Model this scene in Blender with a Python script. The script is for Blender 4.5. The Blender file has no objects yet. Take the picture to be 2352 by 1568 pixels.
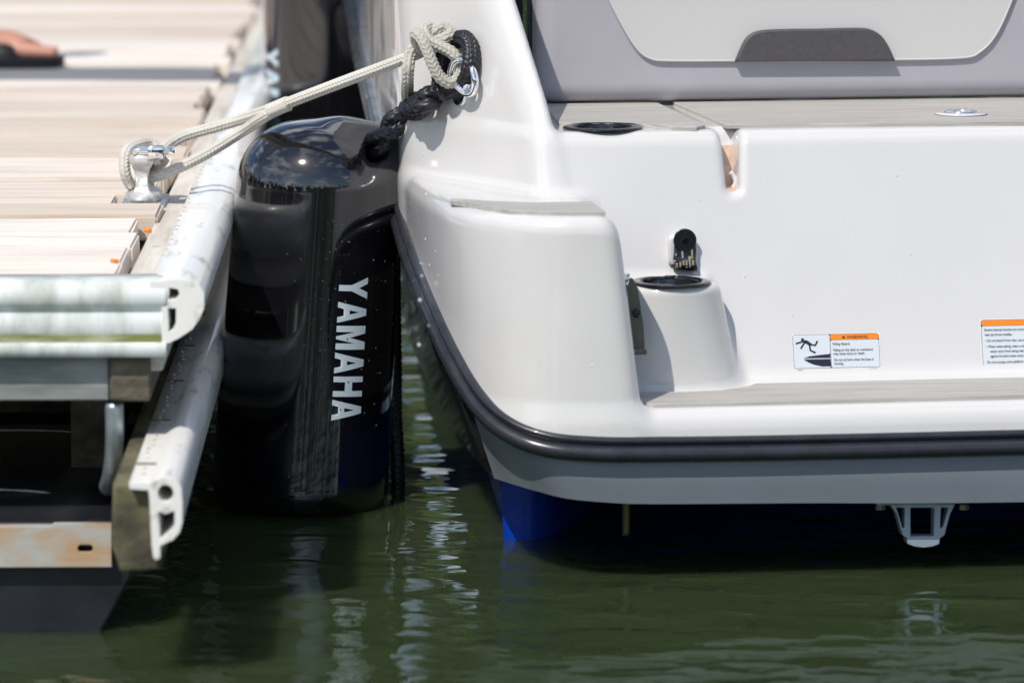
import bpy, bmesh, math, random
import numpy as np
from mathutils import Vector, Matrix
random.seed(7); np.random.seed(7)
R = math.radians
scene = bpy.context.scene
# ------------------------------------------------------------------ camera, world, sun, exposure
CAM_H, PITCH, FPX, CX, CY = 1.15, R(8.12), 10400.0, 1176.0, 784.0
cd = bpy.data.cameras.new('camera'); cam = bpy.data.objects.new('camera', cd)
scene.collection.objects.link(cam); scene.camera = cam
cam.location = (0, 0, CAM_H); cam.rotation_euler = (R(90) - PITCH, 0, 0)
cd.sensor_width = 36; cd.lens = 36 * FPX / 2352; cd.clip_start = .05; cd.clip_end = 2000
cd.dof.use_dof = True; cd.dof.focus_distance = 6.27; cd.dof.aperture_fstop = 4.5
SUN_AZ, SUN_EL = R(29.5), R(50)
travel = Vector((math.sin(SUN_AZ) * math.cos(SUN_EL), math.cos(SUN_AZ) * math.cos(SUN_EL), -math.sin(SUN_EL)))
w = bpy.data.worlds.new('World'); scene.world = w; w.use_nodes = True
nt = w.node_tree; nt.nodes.clear()
wo = nt.nodes.new('ShaderNodeOutputWorld'); bg = nt.nodes.new('ShaderNodeBackground')
sky = nt.nodes.new('ShaderNodeTexSky'); sky.sky_type = 'NISHITA'; sky.sun_disc = False
sky.sun_elevation = SUN_EL; sky.sun_rotation = math.pi + SUN_AZ; sky.air_density = 1.0; sky.dust_density = .6
tc = nt.nodes.new('ShaderNodeTexCoord'); mp = nt.nodes.new('ShaderNodeMapping'); mp.inputs['Scale'].default_value = (1, 1, 2.6)
cn = nt.nodes.new('ShaderNodeTexNoise'); cn.inputs['Scale'].default_value = 2.3; cn.inputs['Detail'].default_value = 9; cn.inputs['Roughness'].default_value = .58
cr = nt.nodes.new('ShaderNodeValToRGB'); cr.color_ramp.elements[0].position = .52; cr.color_ramp.elements[1].position = .68
mx = nt.nodes.new('ShaderNodeMix'); mx.data_type = 'RGBA'; mx.inputs['B'].default_value = (13, 13.3, 14, 1)
nt.links.new(tc.outputs['Generated'], mp.inputs[0]); nt.links.new(mp.outputs[0], cn.inputs['Vector'])
nt.links.new(cn.outputs['Fac'], cr.inputs[0]); nt.links.new(cr.outputs[0], mx.inputs['Factor'])
nt.links.new(sky.outputs[0], mx.inputs['A']); nt.links.new(mx.outputs['Result'], bg.inputs[0])
bg.inputs[1].default_value = .125; nt.links.new(bg.outputs[0], wo.inputs[0])
sl = bpy.data.lights.new('sun', 'SUN'); sl.energy = 3.75; sl.angle = R(.5); sl.color = (1, .94, .855)
so = bpy.data.objects.new('sun', sl); scene.collection.objects.link(so)
so.rotation_euler = travel.to_track_quat('-Z', 'Y').to_euler()
scene.view_settings.view_transform = 'Standard'; scene.view_settings.look = 'None'
scene.view_settings.exposure = -.05; scene.view_settings.gamma = 1; scene.view_settings.use_curve_mapping = False
scene.cycles.use_denoising = True; scene.cycles.max_bounces = 8; scene.cycles.sample_clamp_indirect = 4
scene.cycles.blur_glossy = 0.2

# ------------------------------------------------------------------ picture geometry -> places (2352 x 1568 picture units)
FW = Vector((0, math.cos(PITCH), -math.sin(PITCH))); UP = Vector((0, math.sin(PITCH), math.cos(PITCH)))
CAMP = Vector((0, 0, CAM_H))
def ray(px, py): return FW + Vector((1, 0, 0)) * ((px - CX) / FPX) + UP * ((CY - py) / FPX)
def at(px, py, D):
    d = ray(px, py); return CAMP + d * (D / d.y)
def atz(px, py, z):
    d = ray(px, py); return CAMP + d * ((z - CAM_H) / d.z)
TH = R(8.5)
_o = at(1500, 1003, 5.80); BO = Vector((_o.x, _o.y, 0))
BM = Matrix.Translation(BO) @ Matrix.Rotation(TH, 4, 'Z'); BMI = BM.inverted()
BU = Vector((math.cos(TH), math.sin(TH), 0)); BVv = Vector((-math.sin(TH), math.cos(TH), 0))
def bv(px, py, v):            # boat-local point on the plane v metres forward of the stern
    d = ray(px, py); t = (v - (CAMP - BO).dot(BVv)) / d.dot(BVv); return BMI @ (CAMP + d * t)
def bz(px, py, z): return BMI @ atz(px, py, z)

# ------------------------------------------------------------------ helpers
C = scene.collection
def tag(o, label=None, cat=None, group=None, kind=None):
    if label: o['label'] = label
    if cat: o['category'] = cat
    if group: o['group'] = group
    if kind: o['kind'] = kind
    return o
def empty(name, loc=(0, 0, 0), rz=0):
    o = bpy.data.objects.new(name, None); C.objects.link(o); o.location = loc; o.rotation_euler = (0, 0, rz); o.empty_display_size = .1
    return o
def link(name, me, m=None, parent=None, smooth=False):
    o = bpy.data.objects.new(name, me); C.objects.link(o)
    if m is not None and not me.materials: me.materials.append(m)
    if parent is not None: o.parent = parent
    if smooth:
        for p in me.polygons: p.use_smooth = True
    return o
def mesh(name, verts, faces, m=None, parent=None, smooth=False):
    me = bpy.data.meshes.new(name); me.from_pydata([tuple(v) for v in verts], [], faces); me.update()
    return link(name, me, m, parent, smooth)
def from_bm(name, bm, m=None, parent=None, smooth=False):
    me = bpy.data.meshes.new(name); bm.to_mesh(me); bm.free(); return link(name, me, m, parent, smooth)
def catmull(pts, n=12):
    P = [Vector(p) for p in pts]; out = []
    Q = [P[0] * 2 - P[1]] + P + [P[-1] * 2 - P[-2]]
    for i in range(1, len(Q) - 2):
        a, b, c, d = Q[i - 1], Q[i], Q[i + 1], Q[i + 2]
        for k in range(n):
            t = k / n
            out.append(.5 * ((2 * b) + (c - a) * t + (2 * a - 5 * b + 4 * c - d) * t * t + (3 * b - a - 3 * c + d) * t ** 3))
    out.append(P[-1]); return out
def resample(pts, step):
    A = np.array([tuple(p) for p in pts]); s = np.concatenate([[0], np.cumsum(np.linalg.norm(np.diff(A, axis=0), axis=1))])
    n = max(2, int(s[-1] / step) + 1); t = np.linspace(0, s[-1], n)
    return np.stack([np.interp(t, s, A[:, k]) for k in range(3)], 1), t
def frames(P):
    T = np.gradient(P, axis=0); T /= np.linalg.norm(T, axis=1)[:, None] + 1e-12
    N = np.zeros_like(P); a = np.array([0, 0, 1.]) if abs(T[0][2]) < .9 else np.array([0, 1., 0])
    n = a - T[0] * a.dot(T[0]); n /= np.linalg.norm(n)
    for i in range(len(P)):
        n = n - T[i] * n.dot(T[i]); n /= np.linalg.norm(n) + 1e-12; N[i] = n
    return T, N, np.cross(T, N)
def grid_faces(n, m, wrap):
    i = np.arange(n - 1)[:, None]; j = np.arange(m if wrap else m - 1)[None]; j2 = (j + 1) % m
    return np.stack([i * m + j + 0 * i, i * m + j2, (i + 1) * m + j2, (i + 1) * m + j], -1).reshape(-1, 4)
def np_mesh(name, V, F, m=None, parent=None, smooth=True, normals=None):
    V = np.ascontiguousarray(V, np.float32); F = np.ascontiguousarray(F, np.int32)
    me = bpy.data.meshes.new(name); me.vertices.add(len(V)); me.vertices.foreach_set('co', V.ravel())
    me.loops.add(F.size); me.loops.foreach_set('vertex_index', F.ravel()); me.polygons.add(len(F))
    me.polygons.foreach_set('loop_start', np.arange(0, F.size, F.shape[1], dtype=np.int32))
    me.polygons.foreach_set('use_smooth', np.full(len(F), smooth)); me.update(calc_edges=True); me.validate()
    if normals is not None and len(me.vertices) == len(V): me.normals_split_custom_set_from_vertices([tuple(x) for x in normals])
    return link(name, me, m, parent)
def tube(name, pts, r, m, parent=None, seg=12, step=.01, caps=True, n=10, smooth_path=True):
    P, t = resample(catmull(pts, n) if smooth_path else pts, step); T, N, B = frames(P)
    a = np.linspace(0, 2 * np.pi, seg, endpoint=False)
    V = P[:, None] + r * (np.cos(a)[None, :, None] * N[:, None] + np.sin(a)[None, :, None] * B[:, None])
    o = np_mesh(name, V.reshape(-1, 3), grid_faces(len(P), seg, True), m, parent)
    if caps:
        bm = bmesh.new(); bm.from_mesh(o.data); bm.verts.ensure_lookup_table()
        k = (len(P) - 1) * seg
        bm.faces.new([bm.verts[i] for i in range(seg)][::-1]); bm.faces.new([bm.verts[k + i] for i in range(seg)])
        bm.to_mesh(o.data); bm.free()
    return o
def rope_geo(P, t, r, amp, cols=8, pitch=.0105, seg=48, flat=1.0):
    T, N, B = frames(P); u = np.arange(seg) / seg; a = u * 2 * np.pi
    c = u * cols; ci = np.floor(c); cf = c - ci; sg = np.where(ci % 2 == 0, 1, -1)
    ph = t[:, None] / pitch * 2 + (sg * cf * 1.0)[None]
    h = np.abs(np.sin(np.pi * ph)) ** .7 * (1 - np.abs(2 * cf - 1) ** 3)[None]
    rr = r - amp + amp * 1.6 * h
    V = P[:, None] + rr[..., None] * (np.cos(a)[None, :, None] * N[:, None] * flat + np.sin(a)[None, :, None] * B[:, None])
    return V.reshape(-1, 3), grid_faces(len(P), seg, True)
def rope(name, paths, r, m, parent=None, amp=.0008, step=.0011, **kw):
    VV, FF, k = [], [], 0
    for pts in paths:
        P, t = resample(catmull(pts, 16), step)
        V, F = rope_geo(P, t, r, amp, **kw); n = len(P); seg = kw.get('seg', 48)
        VV += [V, P[:1], P[-1:]]
        e = len(V); i = np.arange(seg); j = (i + 1) % seg
        F = np.concatenate([F, np.stack([j, i, np.full(seg, e), np.full(seg, e)], 1), np.stack([(n - 1) * seg + i, (n - 1) * seg + j, np.full(seg, e + 1), np.full(seg, e + 1)], 1)])
        FF.append(F + k); k += e + 2
    F = np.concatenate(FF); V = np.concatenate(VV)
    q = F[F[:, 2] != F[:, 3]]; tr = F[F[:, 2] == F[:, 3]][:, :3]
    me = bpy.data.meshes.new(name); me.from_pydata(V.tolist(), [], q.tolist() + tr.tolist()); me.update()
    return link(name, me, m, parent, True)
def box(bm, x0, x1, y0, y1, z0, z1):
    v = [bm.verts.new((x, y, z)) for x in (x0, x1) for y in (y0, y1) for z in (z0, z1)]
    for f in ((0, 1, 3, 2), (4, 6, 7, 5), (0, 4, 5, 1), (2, 3, 7, 6), (0, 2, 6, 4), (1, 5, 7, 3)): bm.faces.new([v[i] for i in f])
def boxo(name, x0, x1, y0, y1, z0, z1, m, parent=None, bev=0, seg=2):
    bm = bmesh.new(); box(bm, x0, x1, y0, y1, z0, z1)
    bmesh.ops.recalc_face_normals(bm, faces=bm.faces)
    if bev: bmesh.ops.bevel(bm, geom=bm.edges[:], offset=bev, segments=seg, affect='EDGES', profile=.5)
    return from_bm(name, bm, m, parent, bev > 0)
def curve_mesh(polys, depth, bev=0, cyclic=True):
    cu = bpy.data.curves.new('c', 'CURVE'); cu.dimensions = '2D'; cu.fill_mode = 'BOTH'
    cu.extrude = depth / 2; cu.bevel_depth = bev; cu.bevel_resolution = 2
    for p in polys:
        s = cu.splines.new('POLY'); s.points.add(len(p) - 1); s.use_cyclic_u = True
        for i, q in enumerate(p): s.points[i].co = (q[0], q[1], 0, 1)
    o = bpy.data.objects.new('tmp', cu); C.objects.link(o); bpy.context.view_layer.update()
    me = bpy.data.meshes.new_from_object(o.evaluated_get(bpy.context.evaluated_depsgraph_get()))
    bpy.data.objects.remove(o); bpy.data.curves.remove(cu); return me
def text_mesh(s, size, align='LEFT', sx=1.0, bold=0):
    cu = bpy.data.curves.new('t', 'FONT'); cu.body = s; cu.size = size; cu.align_x = align; cu.offset = bold; cu.resolution_u = 3
    o = bpy.data.objects.new('tmp', cu); C.objects.link(o); bpy.context.view_layer.update()
    me = bpy.data.meshes.new_from_object(o.evaluated_get(bpy.context.evaluated_depsgraph_get()))
    bpy.data.objects.remove(o); bpy.data.curves.remove(cu)
    me.transform(Matrix.Scale(sx, 4, (1, 0, 0))); return me
def join_meshes(items, name):       # items: (mesh, matrix)
    bm = bmesh.new()
    for me, M in items:
        me2 = me.copy(); me2.transform(M); bm.from_mesh(me2); bpy.data.meshes.remove(me2)
    out = bpy.data.meshes.new(name); bm.to_mesh(out); bm.free(); return out
def rounded(x0, y0, x1, y1, r, n=6):
    pts = []
    for cx, cy, a0 in ((x1 - r, y1 - r, 0), (x0 + r, y1 - r, 90), (x0 + r, y0 + r, 180), (x1 - r, y0 + r, 270)):
        for k in range(n + 1):
            a = R(a0 + 90 * k / n); pts.append((cx + r * math.cos(a), cy + r * math.sin(a)))
    return pts
def circle(cx, cy, r, n=24, ry=None): return [(cx + r * math.cos(2 * math.pi * k / n), cy + (ry or r) * math.sin(2 * math.pi * k / n)) for k in range(n)]

# ------------------------------------------------------------------ materials
def mat(name, col, rough=.5, metal=0, spec=.5, coat=0, var=0, vscale=(8, 8, 8), bump=0, bscale=(40, 40, 40), bdist=.002, col2=None, detail=5, sheen=0, lo=.35, hi=.65):
    m = bpy.data.materials.new(name); m.use_nodes = True; t = m.node_tree; b = t.nodes['Principled BSDF']
    b.inputs['Base Color'].default_value = (*col, 1); b.inputs['Roughness'].default_value = rough; b.inputs['Metallic'].default_value = metal
    b.inputs['Specular IOR Level'].default_value = spec; b.inputs['Coat Weight'].default_value = coat; b.inputs['Coat Roughness'].default_value = .04
    tcn = t.nodes.new('ShaderNodeTexCoord')
    if var or col2:
        mpn = t.nodes.new('ShaderNodeMapping'); mpn.inputs['Scale'].default_value = vscale
        n = t.nodes.new('ShaderNodeTexNoise'); n.inputs['Scale'].default_value = 1; n.inputs['Detail'].default_value = detail; n.inputs['Roughness'].default_value = .6
        r = t.nodes.new('ShaderNodeValToRGB'); r.color_ramp.elements[0].position = lo; r.color_ramp.elements[1].position = hi
        c2 = col2 or tuple(c * (1 - var) for c in col)
        r.color_ramp.elements[0].color = (*c2, 1); r.color_ramp.elements[1].color = (*col, 1)
        t.links.new(tcn.outputs['Object'], mpn.inputs[0]); t.links.new(mpn.outputs[0], n.inputs['Vector'])
        t.links.new(n.outputs['Fac'], r.inputs[0]); t.links.new(r.outputs[0], b.inputs['Base Color'])
    if bump:
        mpn = t.nodes.new('ShaderNodeMapping'); mpn.inputs['Scale'].default_value = bscale
        n = t.nodes.new('ShaderNodeTexNoise'); n.inputs['Scale'].default_value = 1; n.inputs['Detail'].default_value = 5
        bn = t.nodes.new('ShaderNodeBump'); bn.inputs['Strength'].default_value = bump; bn.inputs['Distance'].default_value = bdist
        t.links.new(tcn.outputs['Object'], mpn.inputs[0]); t.links.new(mpn.outputs[0], n.inputs['Vector'])
        t.links.new(n.outputs['Fac'], bn.inputs['Height']); t.links.new(bn.outputs[0], b.inputs['Normal'])
    return m
M = {}
M['gel'] = mat('white_gelcoat', (.685, .675, .665), .12, coat=.5, var=.05, vscale=(3, 3, 3), bump=.12, bscale=(7, 7, 7), bdist=.003)
M['hull'] = mat('charcoal_gelcoat', (.03, .031, .034), .08, coat=.4, bump=.15, bscale=(9, 9, 9), bdist=.004)
M['skirt'] = mat('grey_gelcoat', (.24, .27, .31), .22, var=.15, vscale=(6, 6, 14), lo=.3, hi=.7)
M['blue'] = mat('blue_bottom_paint', (.0, .05, .52), .3, var=.25, vscale=(14, 14, 40))
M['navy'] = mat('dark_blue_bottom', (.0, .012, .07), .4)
M['rubber'] = mat('black_rubber', (.026, .029, .038), .22, coat=.3, var=.3, vscale=(30, 30, 30))
M['vinyl'] = mat('black_fender_vinyl', (.005, .005, .007), .07, spec=.5, coat=1, bump=.05, bscale=(14, 14, 14), bdist=.002)
M['vinyl'].node_tree.nodes['Principled BSDF'].inputs['Coat IOR'].default_value = 1.6
M['mark'] = mat('pale_lettering', (.55, .66, .74), .35)
M['mat'] = mat('grey_deck_foam', (.47, .455, .425), .85, col2=(.36, .345, .32), vscale=(9, 120, 120), bump=.6, bscale=(14, 260, 260), bdist=.0012, detail=6)
M['seat'] = mat('lilac_grey_vinyl', (.43, .42, .46), .45, var=.05, vscale=(20, 20, 20), bump=.2, bscale=(600, 600, 600), bdist=.0004)
M['seatl'] = mat('light_grey_vinyl', (.60, .595, .585), .45, bump=.2, bscale=(600, 600, 600), bdist=.0004)
M['seatd'] = mat('charcoal_vinyl', (.085, .08, .088), .55, var=.2, vscale=(200, 200, 200), bump=.4, bscale=(500, 500, 500), bdist=.0006)
M['tan'] = mat('raw_fibreglass', (.72, .50, .38), .5, var=.25, vscale=(60, 60, 60))
M['gloss'] = mat('black_gloss_plastic', (.008, .009, .014), .05, spec=.6)
M['matteblack'] = mat('matte_black', (.012, .012, .014), .5)
M['chrome'] = mat('polished_steel', (.85, .86, .88), .06, 1)
M['steel'] = mat('brushed_steel', (.20, .19, .15), .35, .4, var=.2, vscale=(60, 60, 4))
M['alu'] = mat('cast_aluminium', (.80, .79, .77), .4, .45, var=.35, vscale=(50, 50, 50), bump=.4, bscale=(120, 120, 120))
M['galv'] = mat('galvanised_steel', (.45, .52, .55), .4, .7, var=.3, vscale=(40, 40, 40))
M['rust'] = mat('rusty_galvanised', (.50, .55, .55), .55, .25, col2=(.55, .36, .20), vscale=(9, 9, 26), lo=.4, hi=.62)
M['rail'] = mat('white_extrusion', (.86, .85, .81), .35, col2=(.45, .44, .36), vscale=(40, 8, 40), lo=.30, hi=.44, spec=.6, coat=.6, bump=.2, bscale=(60, 12, 60))
M['railmoss'] = mat('algae_stained_extrusion', (.78, .82, .80), .3, col2=(.46, .50, .44), vscale=(14, 9, 5), lo=.38, hi=.55)
M['algae'] = mat('algae_line', (.20, .21, .06), .8, col2=(.42, .44, .30), vscale=(11, 4, 60), lo=.4, hi=.6)
M['wood'] = mat('weathered_plank', (.88, .82, .75), .8, col2=(.64, .56, .49), vscale=(2.2, 22, 20), bump=.6, bscale=(3, 70, 40), bdist=.003, detail=8, lo=.28, hi=.5)
_t = M['wood'].node_tree; _b = _t.nodes['Principled BSDF']; _oi = _t.nodes.new('ShaderNodeObjectInfo'); _cr = _t.nodes.new('ShaderNodeValToRGB'); _cr.color_ramp.elements[0].color = (.74, .68, .62, 1); _cr.color_ramp.elements[1].color = (1, 1, 1, 1)
_mx = _t.nodes.new('ShaderNodeMix'); _mx.data_type = 'RGBA'; _mx.blend_type = 'MULTIPLY'; _mx.inputs['Factor'].default_value = 1
_src = _b.inputs['Base Color'].links[0].from_socket; _t.links.new(_src, _mx.inputs['A']); _t.links.new(_oi.outputs['Random'], _cr.inputs[0]); _t.links.new(_cr.outputs[0], _mx.inputs['B']); _t.links.new(_mx.outputs['Result'], _b.inputs['Base Color'])
_ad = _t.nodes.new('ShaderNodeVectorMath'); _ad.operation = 'ADD'; _tc = [n for n in _t.nodes if n.type == 'TEX_COORD'][0]; _sc = _t.nodes.new('ShaderNodeVectorMath'); _sc.operation = 'SCALE'; _sc.inputs['Scale'].default_value = 3.7
_cb = _t.nodes.new('ShaderNodeCombineXYZ'); _t.links.new(_oi.outputs['Random'], _cb.inputs[0]); _t.links.new(_oi.outputs['Random'], _cb.inputs[1]); _t.links.new(_cb.outputs[0], _sc.inputs[0]); _t.links.new(_tc.outputs['Object'], _ad.inputs[0]); _t.links.new(_sc.outputs[0], _ad.inputs[1])
for _n in [n for n in _t.nodes if n.type == 'MAPPING']: _t.links.new(_ad.outputs[0], _n.inputs[0])
M['woody'] = mat('weathered_board', (.66, .62, .56), .8, col2=(.42, .38, .33), vscale=(30, 2.5, 30), bump=.6, bscale=(90, 4, 60), bdist=.003, lo=.3, hi=.6)
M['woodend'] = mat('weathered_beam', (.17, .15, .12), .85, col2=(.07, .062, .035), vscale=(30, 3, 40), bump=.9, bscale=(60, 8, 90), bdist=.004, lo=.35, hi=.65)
M['mosswood'] = mat('mossy_beam', (.16, .15, .075), .85, col2=(.05, .046, .03), vscale=(14, 8, 16), bump=1, bscale=(70, 20, 70), bdist=.004)
M['beamgrey'] = mat('silvered_beam', (.44, .44, .44), .7, col2=(.22, .25, .23), vscale=(5, 30, 25), bump=.5, bscale=(8, 60, 60))
M['float'] = mat('black_float_plastic', (.022, .026, .034), .28, col2=(.012, .013, .015), vscale=(9, 9, 9), bump=.2, bscale=(30, 30, 30))
M['ropew'] = mat('off_white_rope', (.62, .60, .54), .75, var=.12, vscale=(30, 30, 30))
M['ropeg'] = mat('grey_rope', (.52, .50, .44), .75, var=.15, vscale=(30, 30, 30))
M['ropek'] = mat('black_rope', (.010, .011, .018), .42, spec=.6)
M['skin'] = mat('sunlit_skin', (.55, .27, .19), .5, var=.12, vscale=(30, 30, 30))  # plain skin tone with slight random variation
M['sandal'] = mat('black_sandal', (.016, .016, .02), .6)
M['orange'] = mat('orange_print', (.9, .24, .01), .4)
M['ink'] = mat('navy_ink', (.012, .014, .035), .4)
M['paper'] = mat('pale_label', (.62, .67, .71), .3)
M['paperrim'] = mat('clear_label_rim', (.78, .78, .78), .25)
M['gold'] = mat('gold_print', (.65, .55, .36), .4)
M['red'] = mat('red_print', (.6, .05, .03), .4)
M['drop'] = mat('water_drop', (.05, .05, .05), .02, spec=.8)
M['leaf'] = mat('tree_foliage', (.075, .12, .022), .6, col2=(.03, .05, .012), vscale=(.3, .3, .3))
M['bank'] = mat('grassy_bank', (.08, .10, .035), .9)
M['tarn'] = mat('tarnished_brass', (.16, .14, .05), .35, .4)

def rough_noise(m, lo_, hi_, sc, detail=6, inp='Roughness', s3=(1, 1, 1)):
    t = m.node_tree; b = t.nodes['Principled BSDF']; c = t.nodes.new('ShaderNodeTexCoord'); mp_ = t.nodes.new('ShaderNodeMapping'); mp_.inputs['Scale'].default_value = tuple(sc * k for k in s3)
    n = t.nodes.new('ShaderNodeTexNoise'); n.inputs['Scale'].default_value = 1; n.inputs['Detail'].default_value = detail; mr = t.nodes.new('ShaderNodeMapRange')
    mr.inputs['From Min'].default_value = .35; mr.inputs['From Max'].default_value = .7; mr.inputs['To Min'].default_value = lo_; mr.inputs['To Max'].default_value = hi_
    t.links.new(c.outputs['Object'], mp_.inputs[0]); t.links.new(mp_.outputs[0], n.inputs['Vector']); t.links.new(n.outputs['Fac'], mr.inputs['Value']); t.links.new(mr.outputs[0], b.inputs[inp])
rough_noise(M['vinyl'], .05, .16, 16, 8); rough_noise(M['vinyl'], .015, .06, 60, 8, 'Coat Roughness', (1, 1, .12))
rough_noise(M['gel'], .08, .24, 9, 8); rough_noise(M['rubber'], .18, .42, 22, 8)
# ------------------------------------------------------------------ implicit surfaces
def smax(a, b, k): h = np.maximum(k - np.abs(a - b), 0) / k; return np.maximum(a, b) + h * h * k * .25
def smin(a, b, k): return -smax(-a, -b, k)
def nets(xs, ys, zs, F):
    S = F < 0; nx, ny, nz = F.shape
    cnt = np.zeros((nx - 1, ny - 1, nz - 1), np.int8)
    for a in (0, 1):
        for b in (0, 1):
            for c in (0, 1): cnt += S[a:nx - 1 + a, b:ny - 1 + b, c:nz - 1 + c]
    mask = (cnt > 0) & (cnt < 8); idx = np.full(mask.shape, -1, np.int64); I = np.argwhere(mask); idx[mask] = np.arange(len(I))
    acc = np.zeros((len(I), 3)); n = np.zeros(len(I)); G = [xs, ys, zs]
    for ax in range(3):
        o = [k for k in range(3) if k != ax]
        for a in (0, 1):
            for b in (0, 1):
                p = I.copy(); p[:, o[0]] += a; p[:, o[1]] += b; q = p.copy(); q[:, ax] += 1
                fp = F[p[:, 0], p[:, 1], p[:, 2]]; fq = F[q[:, 0], q[:, 1], q[:, 2]]; c = (fp < 0) != (fq < 0)
                t = np.where(c, fp / np.where(c, fp - fq, 1), 0)
                X = np.stack([G[k][p[:, k]] for k in range(3)], 1); X[:, ax] += t * (G[ax][q[:, ax]] - G[ax][p[:, ax]])
                acc += X * c[:, None]; n += c
    V = acc / n[:, None]; Q = []
    for ax in range(3):
        o = [k for k in range(3) if k != ax]
        sl0 = [slice(None)] * 3; sl1 = [slice(None)] * 3; sl0[ax] = slice(0, -1); sl1[ax] = slice(1, None)
        A = S[tuple(sl0)]; B = S[tuple(sl1)]; E = np.argwhere(A != B)
        E = E[(E[:, o[0]] > 0) & (E[:, o[1]] > 0) & (E[:, o[0]] < F.shape[o[0]] - 1) & (E[:, o[1]] < F.shape[o[1]] - 1)]
        c = []
        for a, b in ((-1, -1), (0, -1), (0, 0), (-1, 0)):
            e = E.copy(); e[:, o[0]] += a; e[:, o[1]] += b; c.append(idx[e[:, 0], e[:, 1], e[:, 2]])
        q = np.stack(c, 1); flip = A[E[:, 0], E[:, 1], E[:, 2]]
        if ax == 1: flip = ~flip
        q[~flip] = q[~flip][:, ::-1]; Q.append(q)
    return V, np.concatenate(Q)
def implicit(name, f, xs, ys, zs, m, parent=None, F=None, maxstep=.004, its=3):
    xs, ys, zs = map(np.asarray, (xs, ys, zs))
    if F is None:
        X, Y, Z = np.meshgrid(xs, ys, zs, indexing='ij'); F = f(X.ravel(), Y.ravel(), Z.ravel()).reshape(X.shape)
    V, Q = nets(xs, ys, zs, F); e = 2e-4
    def grad(V):
        g = np.zeros_like(V)
        for k in range(3):
            d = np.zeros(3); d[k] = e; a = V + d; b = V - d
            g[:, k] = (f(a[:, 0], a[:, 1], a[:, 2]) - f(b[:, 0], b[:, 1], b[:, 2])) / (2 * e)
        return g
    for _ in range(its):
        g = grad(V); d = f(V[:, 0], V[:, 1], V[:, 2]); s = -d[:, None] * g / (np.sum(g * g, 1)[:, None] + 1e-9)
        L = np.linalg.norm(s, axis=1); s *= np.minimum(1, maxstep / (L + 1e-12))[:, None]; V = V + s
    g = grad(V); g /= np.linalg.norm(g, axis=1)[:, None] + 1e-12
    return np_mesh(name, V, Q, m, parent, True, g)

# ================================================================== WATER AND SHORE
wm = bpy.data.materials.new('lake_water'); wm.use_nodes = True; t = wm.node_tree; b = t.nodes['Principled BSDF']
b.inputs['Base Color'].default_value = (.034, .052, .020, 1); b.inputs['Roughness'].default_value = .015; b.inputs['IOR'].default_value = 1.33
b.inputs['Subsurface Weight'].default_value = 1; b.inputs['Subsurface Radius'].default_value = (.8, 1, .6); b.inputs['Subsurface Scale'].default_value = .40
tcn = t.nodes.new('ShaderNodeTexCoord'); prev = None
for sc_, dist, st, seed in (((3.2, 4.6, 1), .009, .5, 0), ((8, 12, 1), .0036, .55, 3.1), ((22, 34, 1), .0008, .45, 7.7)):
    mpn = t.nodes.new('ShaderNodeMapping'); mpn.inputs['Scale'].default_value = sc_; mpn.inputs['Location'].default_value = (seed, seed, 0)
    n = t.nodes.new('ShaderNodeTexNoise'); n.inputs['Scale'].default_value = 1; n.inputs['Detail'].default_value = 1.2; n.inputs['Distortion'].default_value = .5
    bn = t.nodes.new('ShaderNodeBump'); bn.inputs['Strength'].default_value = st; bn.inputs['Distance'].default_value = dist * 2
    t.links.new(tcn.outputs['Object'], mpn.inputs[0]); t.links.new(mpn.outputs[0], n.inputs['Vector']); t.links.new(n.outputs['Fac'], bn.inputs['Height'])
    if prev: t.links.new(prev.outputs[0], bn.inputs['Normal'])
    prev = bn
t.links.new(prev.outputs[0], b.inputs['Normal'])
water = mesh('water', [(-300, -300, 0), (300, -300, 0), (300, 300, 0), (-300, 300, 0)], [(0, 1, 2, 3)], wm); tag(water, 'murky green lake water with soft ripples', kind='structure')
# bank ring and far wood
V, F = [], []
n = 72
for k in range(n):
    a = 2 * math.pi * k / n; r = 62 + 5 * math.sin(3 * a + 1) + 2 * math.sin(7 * a)
    for rr, z in ((r, -.2), (r + 1.2, .5), (r + 25, 2.2)): V.append((rr * math.cos(a), rr * math.sin(a) + 5, z))
for k in range(n):
    for j in range(2): F.append((k * 3 + j, ((k + 1) % n) * 3 + j, ((k + 1) % n) * 3 + j + 1, k * 3 + j + 1))
tag(mesh('bank', V, F, M['bank'], smooth=True), 'low grassy shore round the lake', kind='structure')
rng = np.random.default_rng(4); cl = []
for k in range(150):
    a = rng.uniform(0, 2 * np.pi); fr = max(0, math.sin(a)); r = rng.uniform(68, 80) - 18 * fr; h = rng.uniform(6, 12) + 1.2 * fr; c = np.array([r * np.cos(a), r * np.sin(a) + 5, h * .55])
    for q in range(7):
        cc = c + rng.normal(0, 1, 3) * np.array([1.6, 1.6, h * .2]); d = rng.normal(0, 1, (60, 3)); d /= np.linalg.norm(d, axis=1)[:, None]
        p = cc + d * rng.uniform(1.2, 2.6) * rng.uniform(.8, 1.1, (60, 1)); s = rng.uniform(.3, .6, (60, 1))
        e1 = rng.normal(0, 1, (60, 3)); e1 = e1 / np.linalg.norm(e1, axis=1)[:, None] * s; e2 = np.cross(d, e1)
        cl.append(np.stack([p - e1 - e2, p + e1 - e2, p + e1 + e2, p - e1 + e2], 1).reshape(-1, 3))
P = np.concatenate(cl); P[:, 2] = np.maximum(P[:, 2], .3)
tag(np_mesh('wood', P, np.arange(len(P)).reshape(-1, 4), M['leaf'], smooth=False), 'far green treeline round the lake', kind='stuff')

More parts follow.
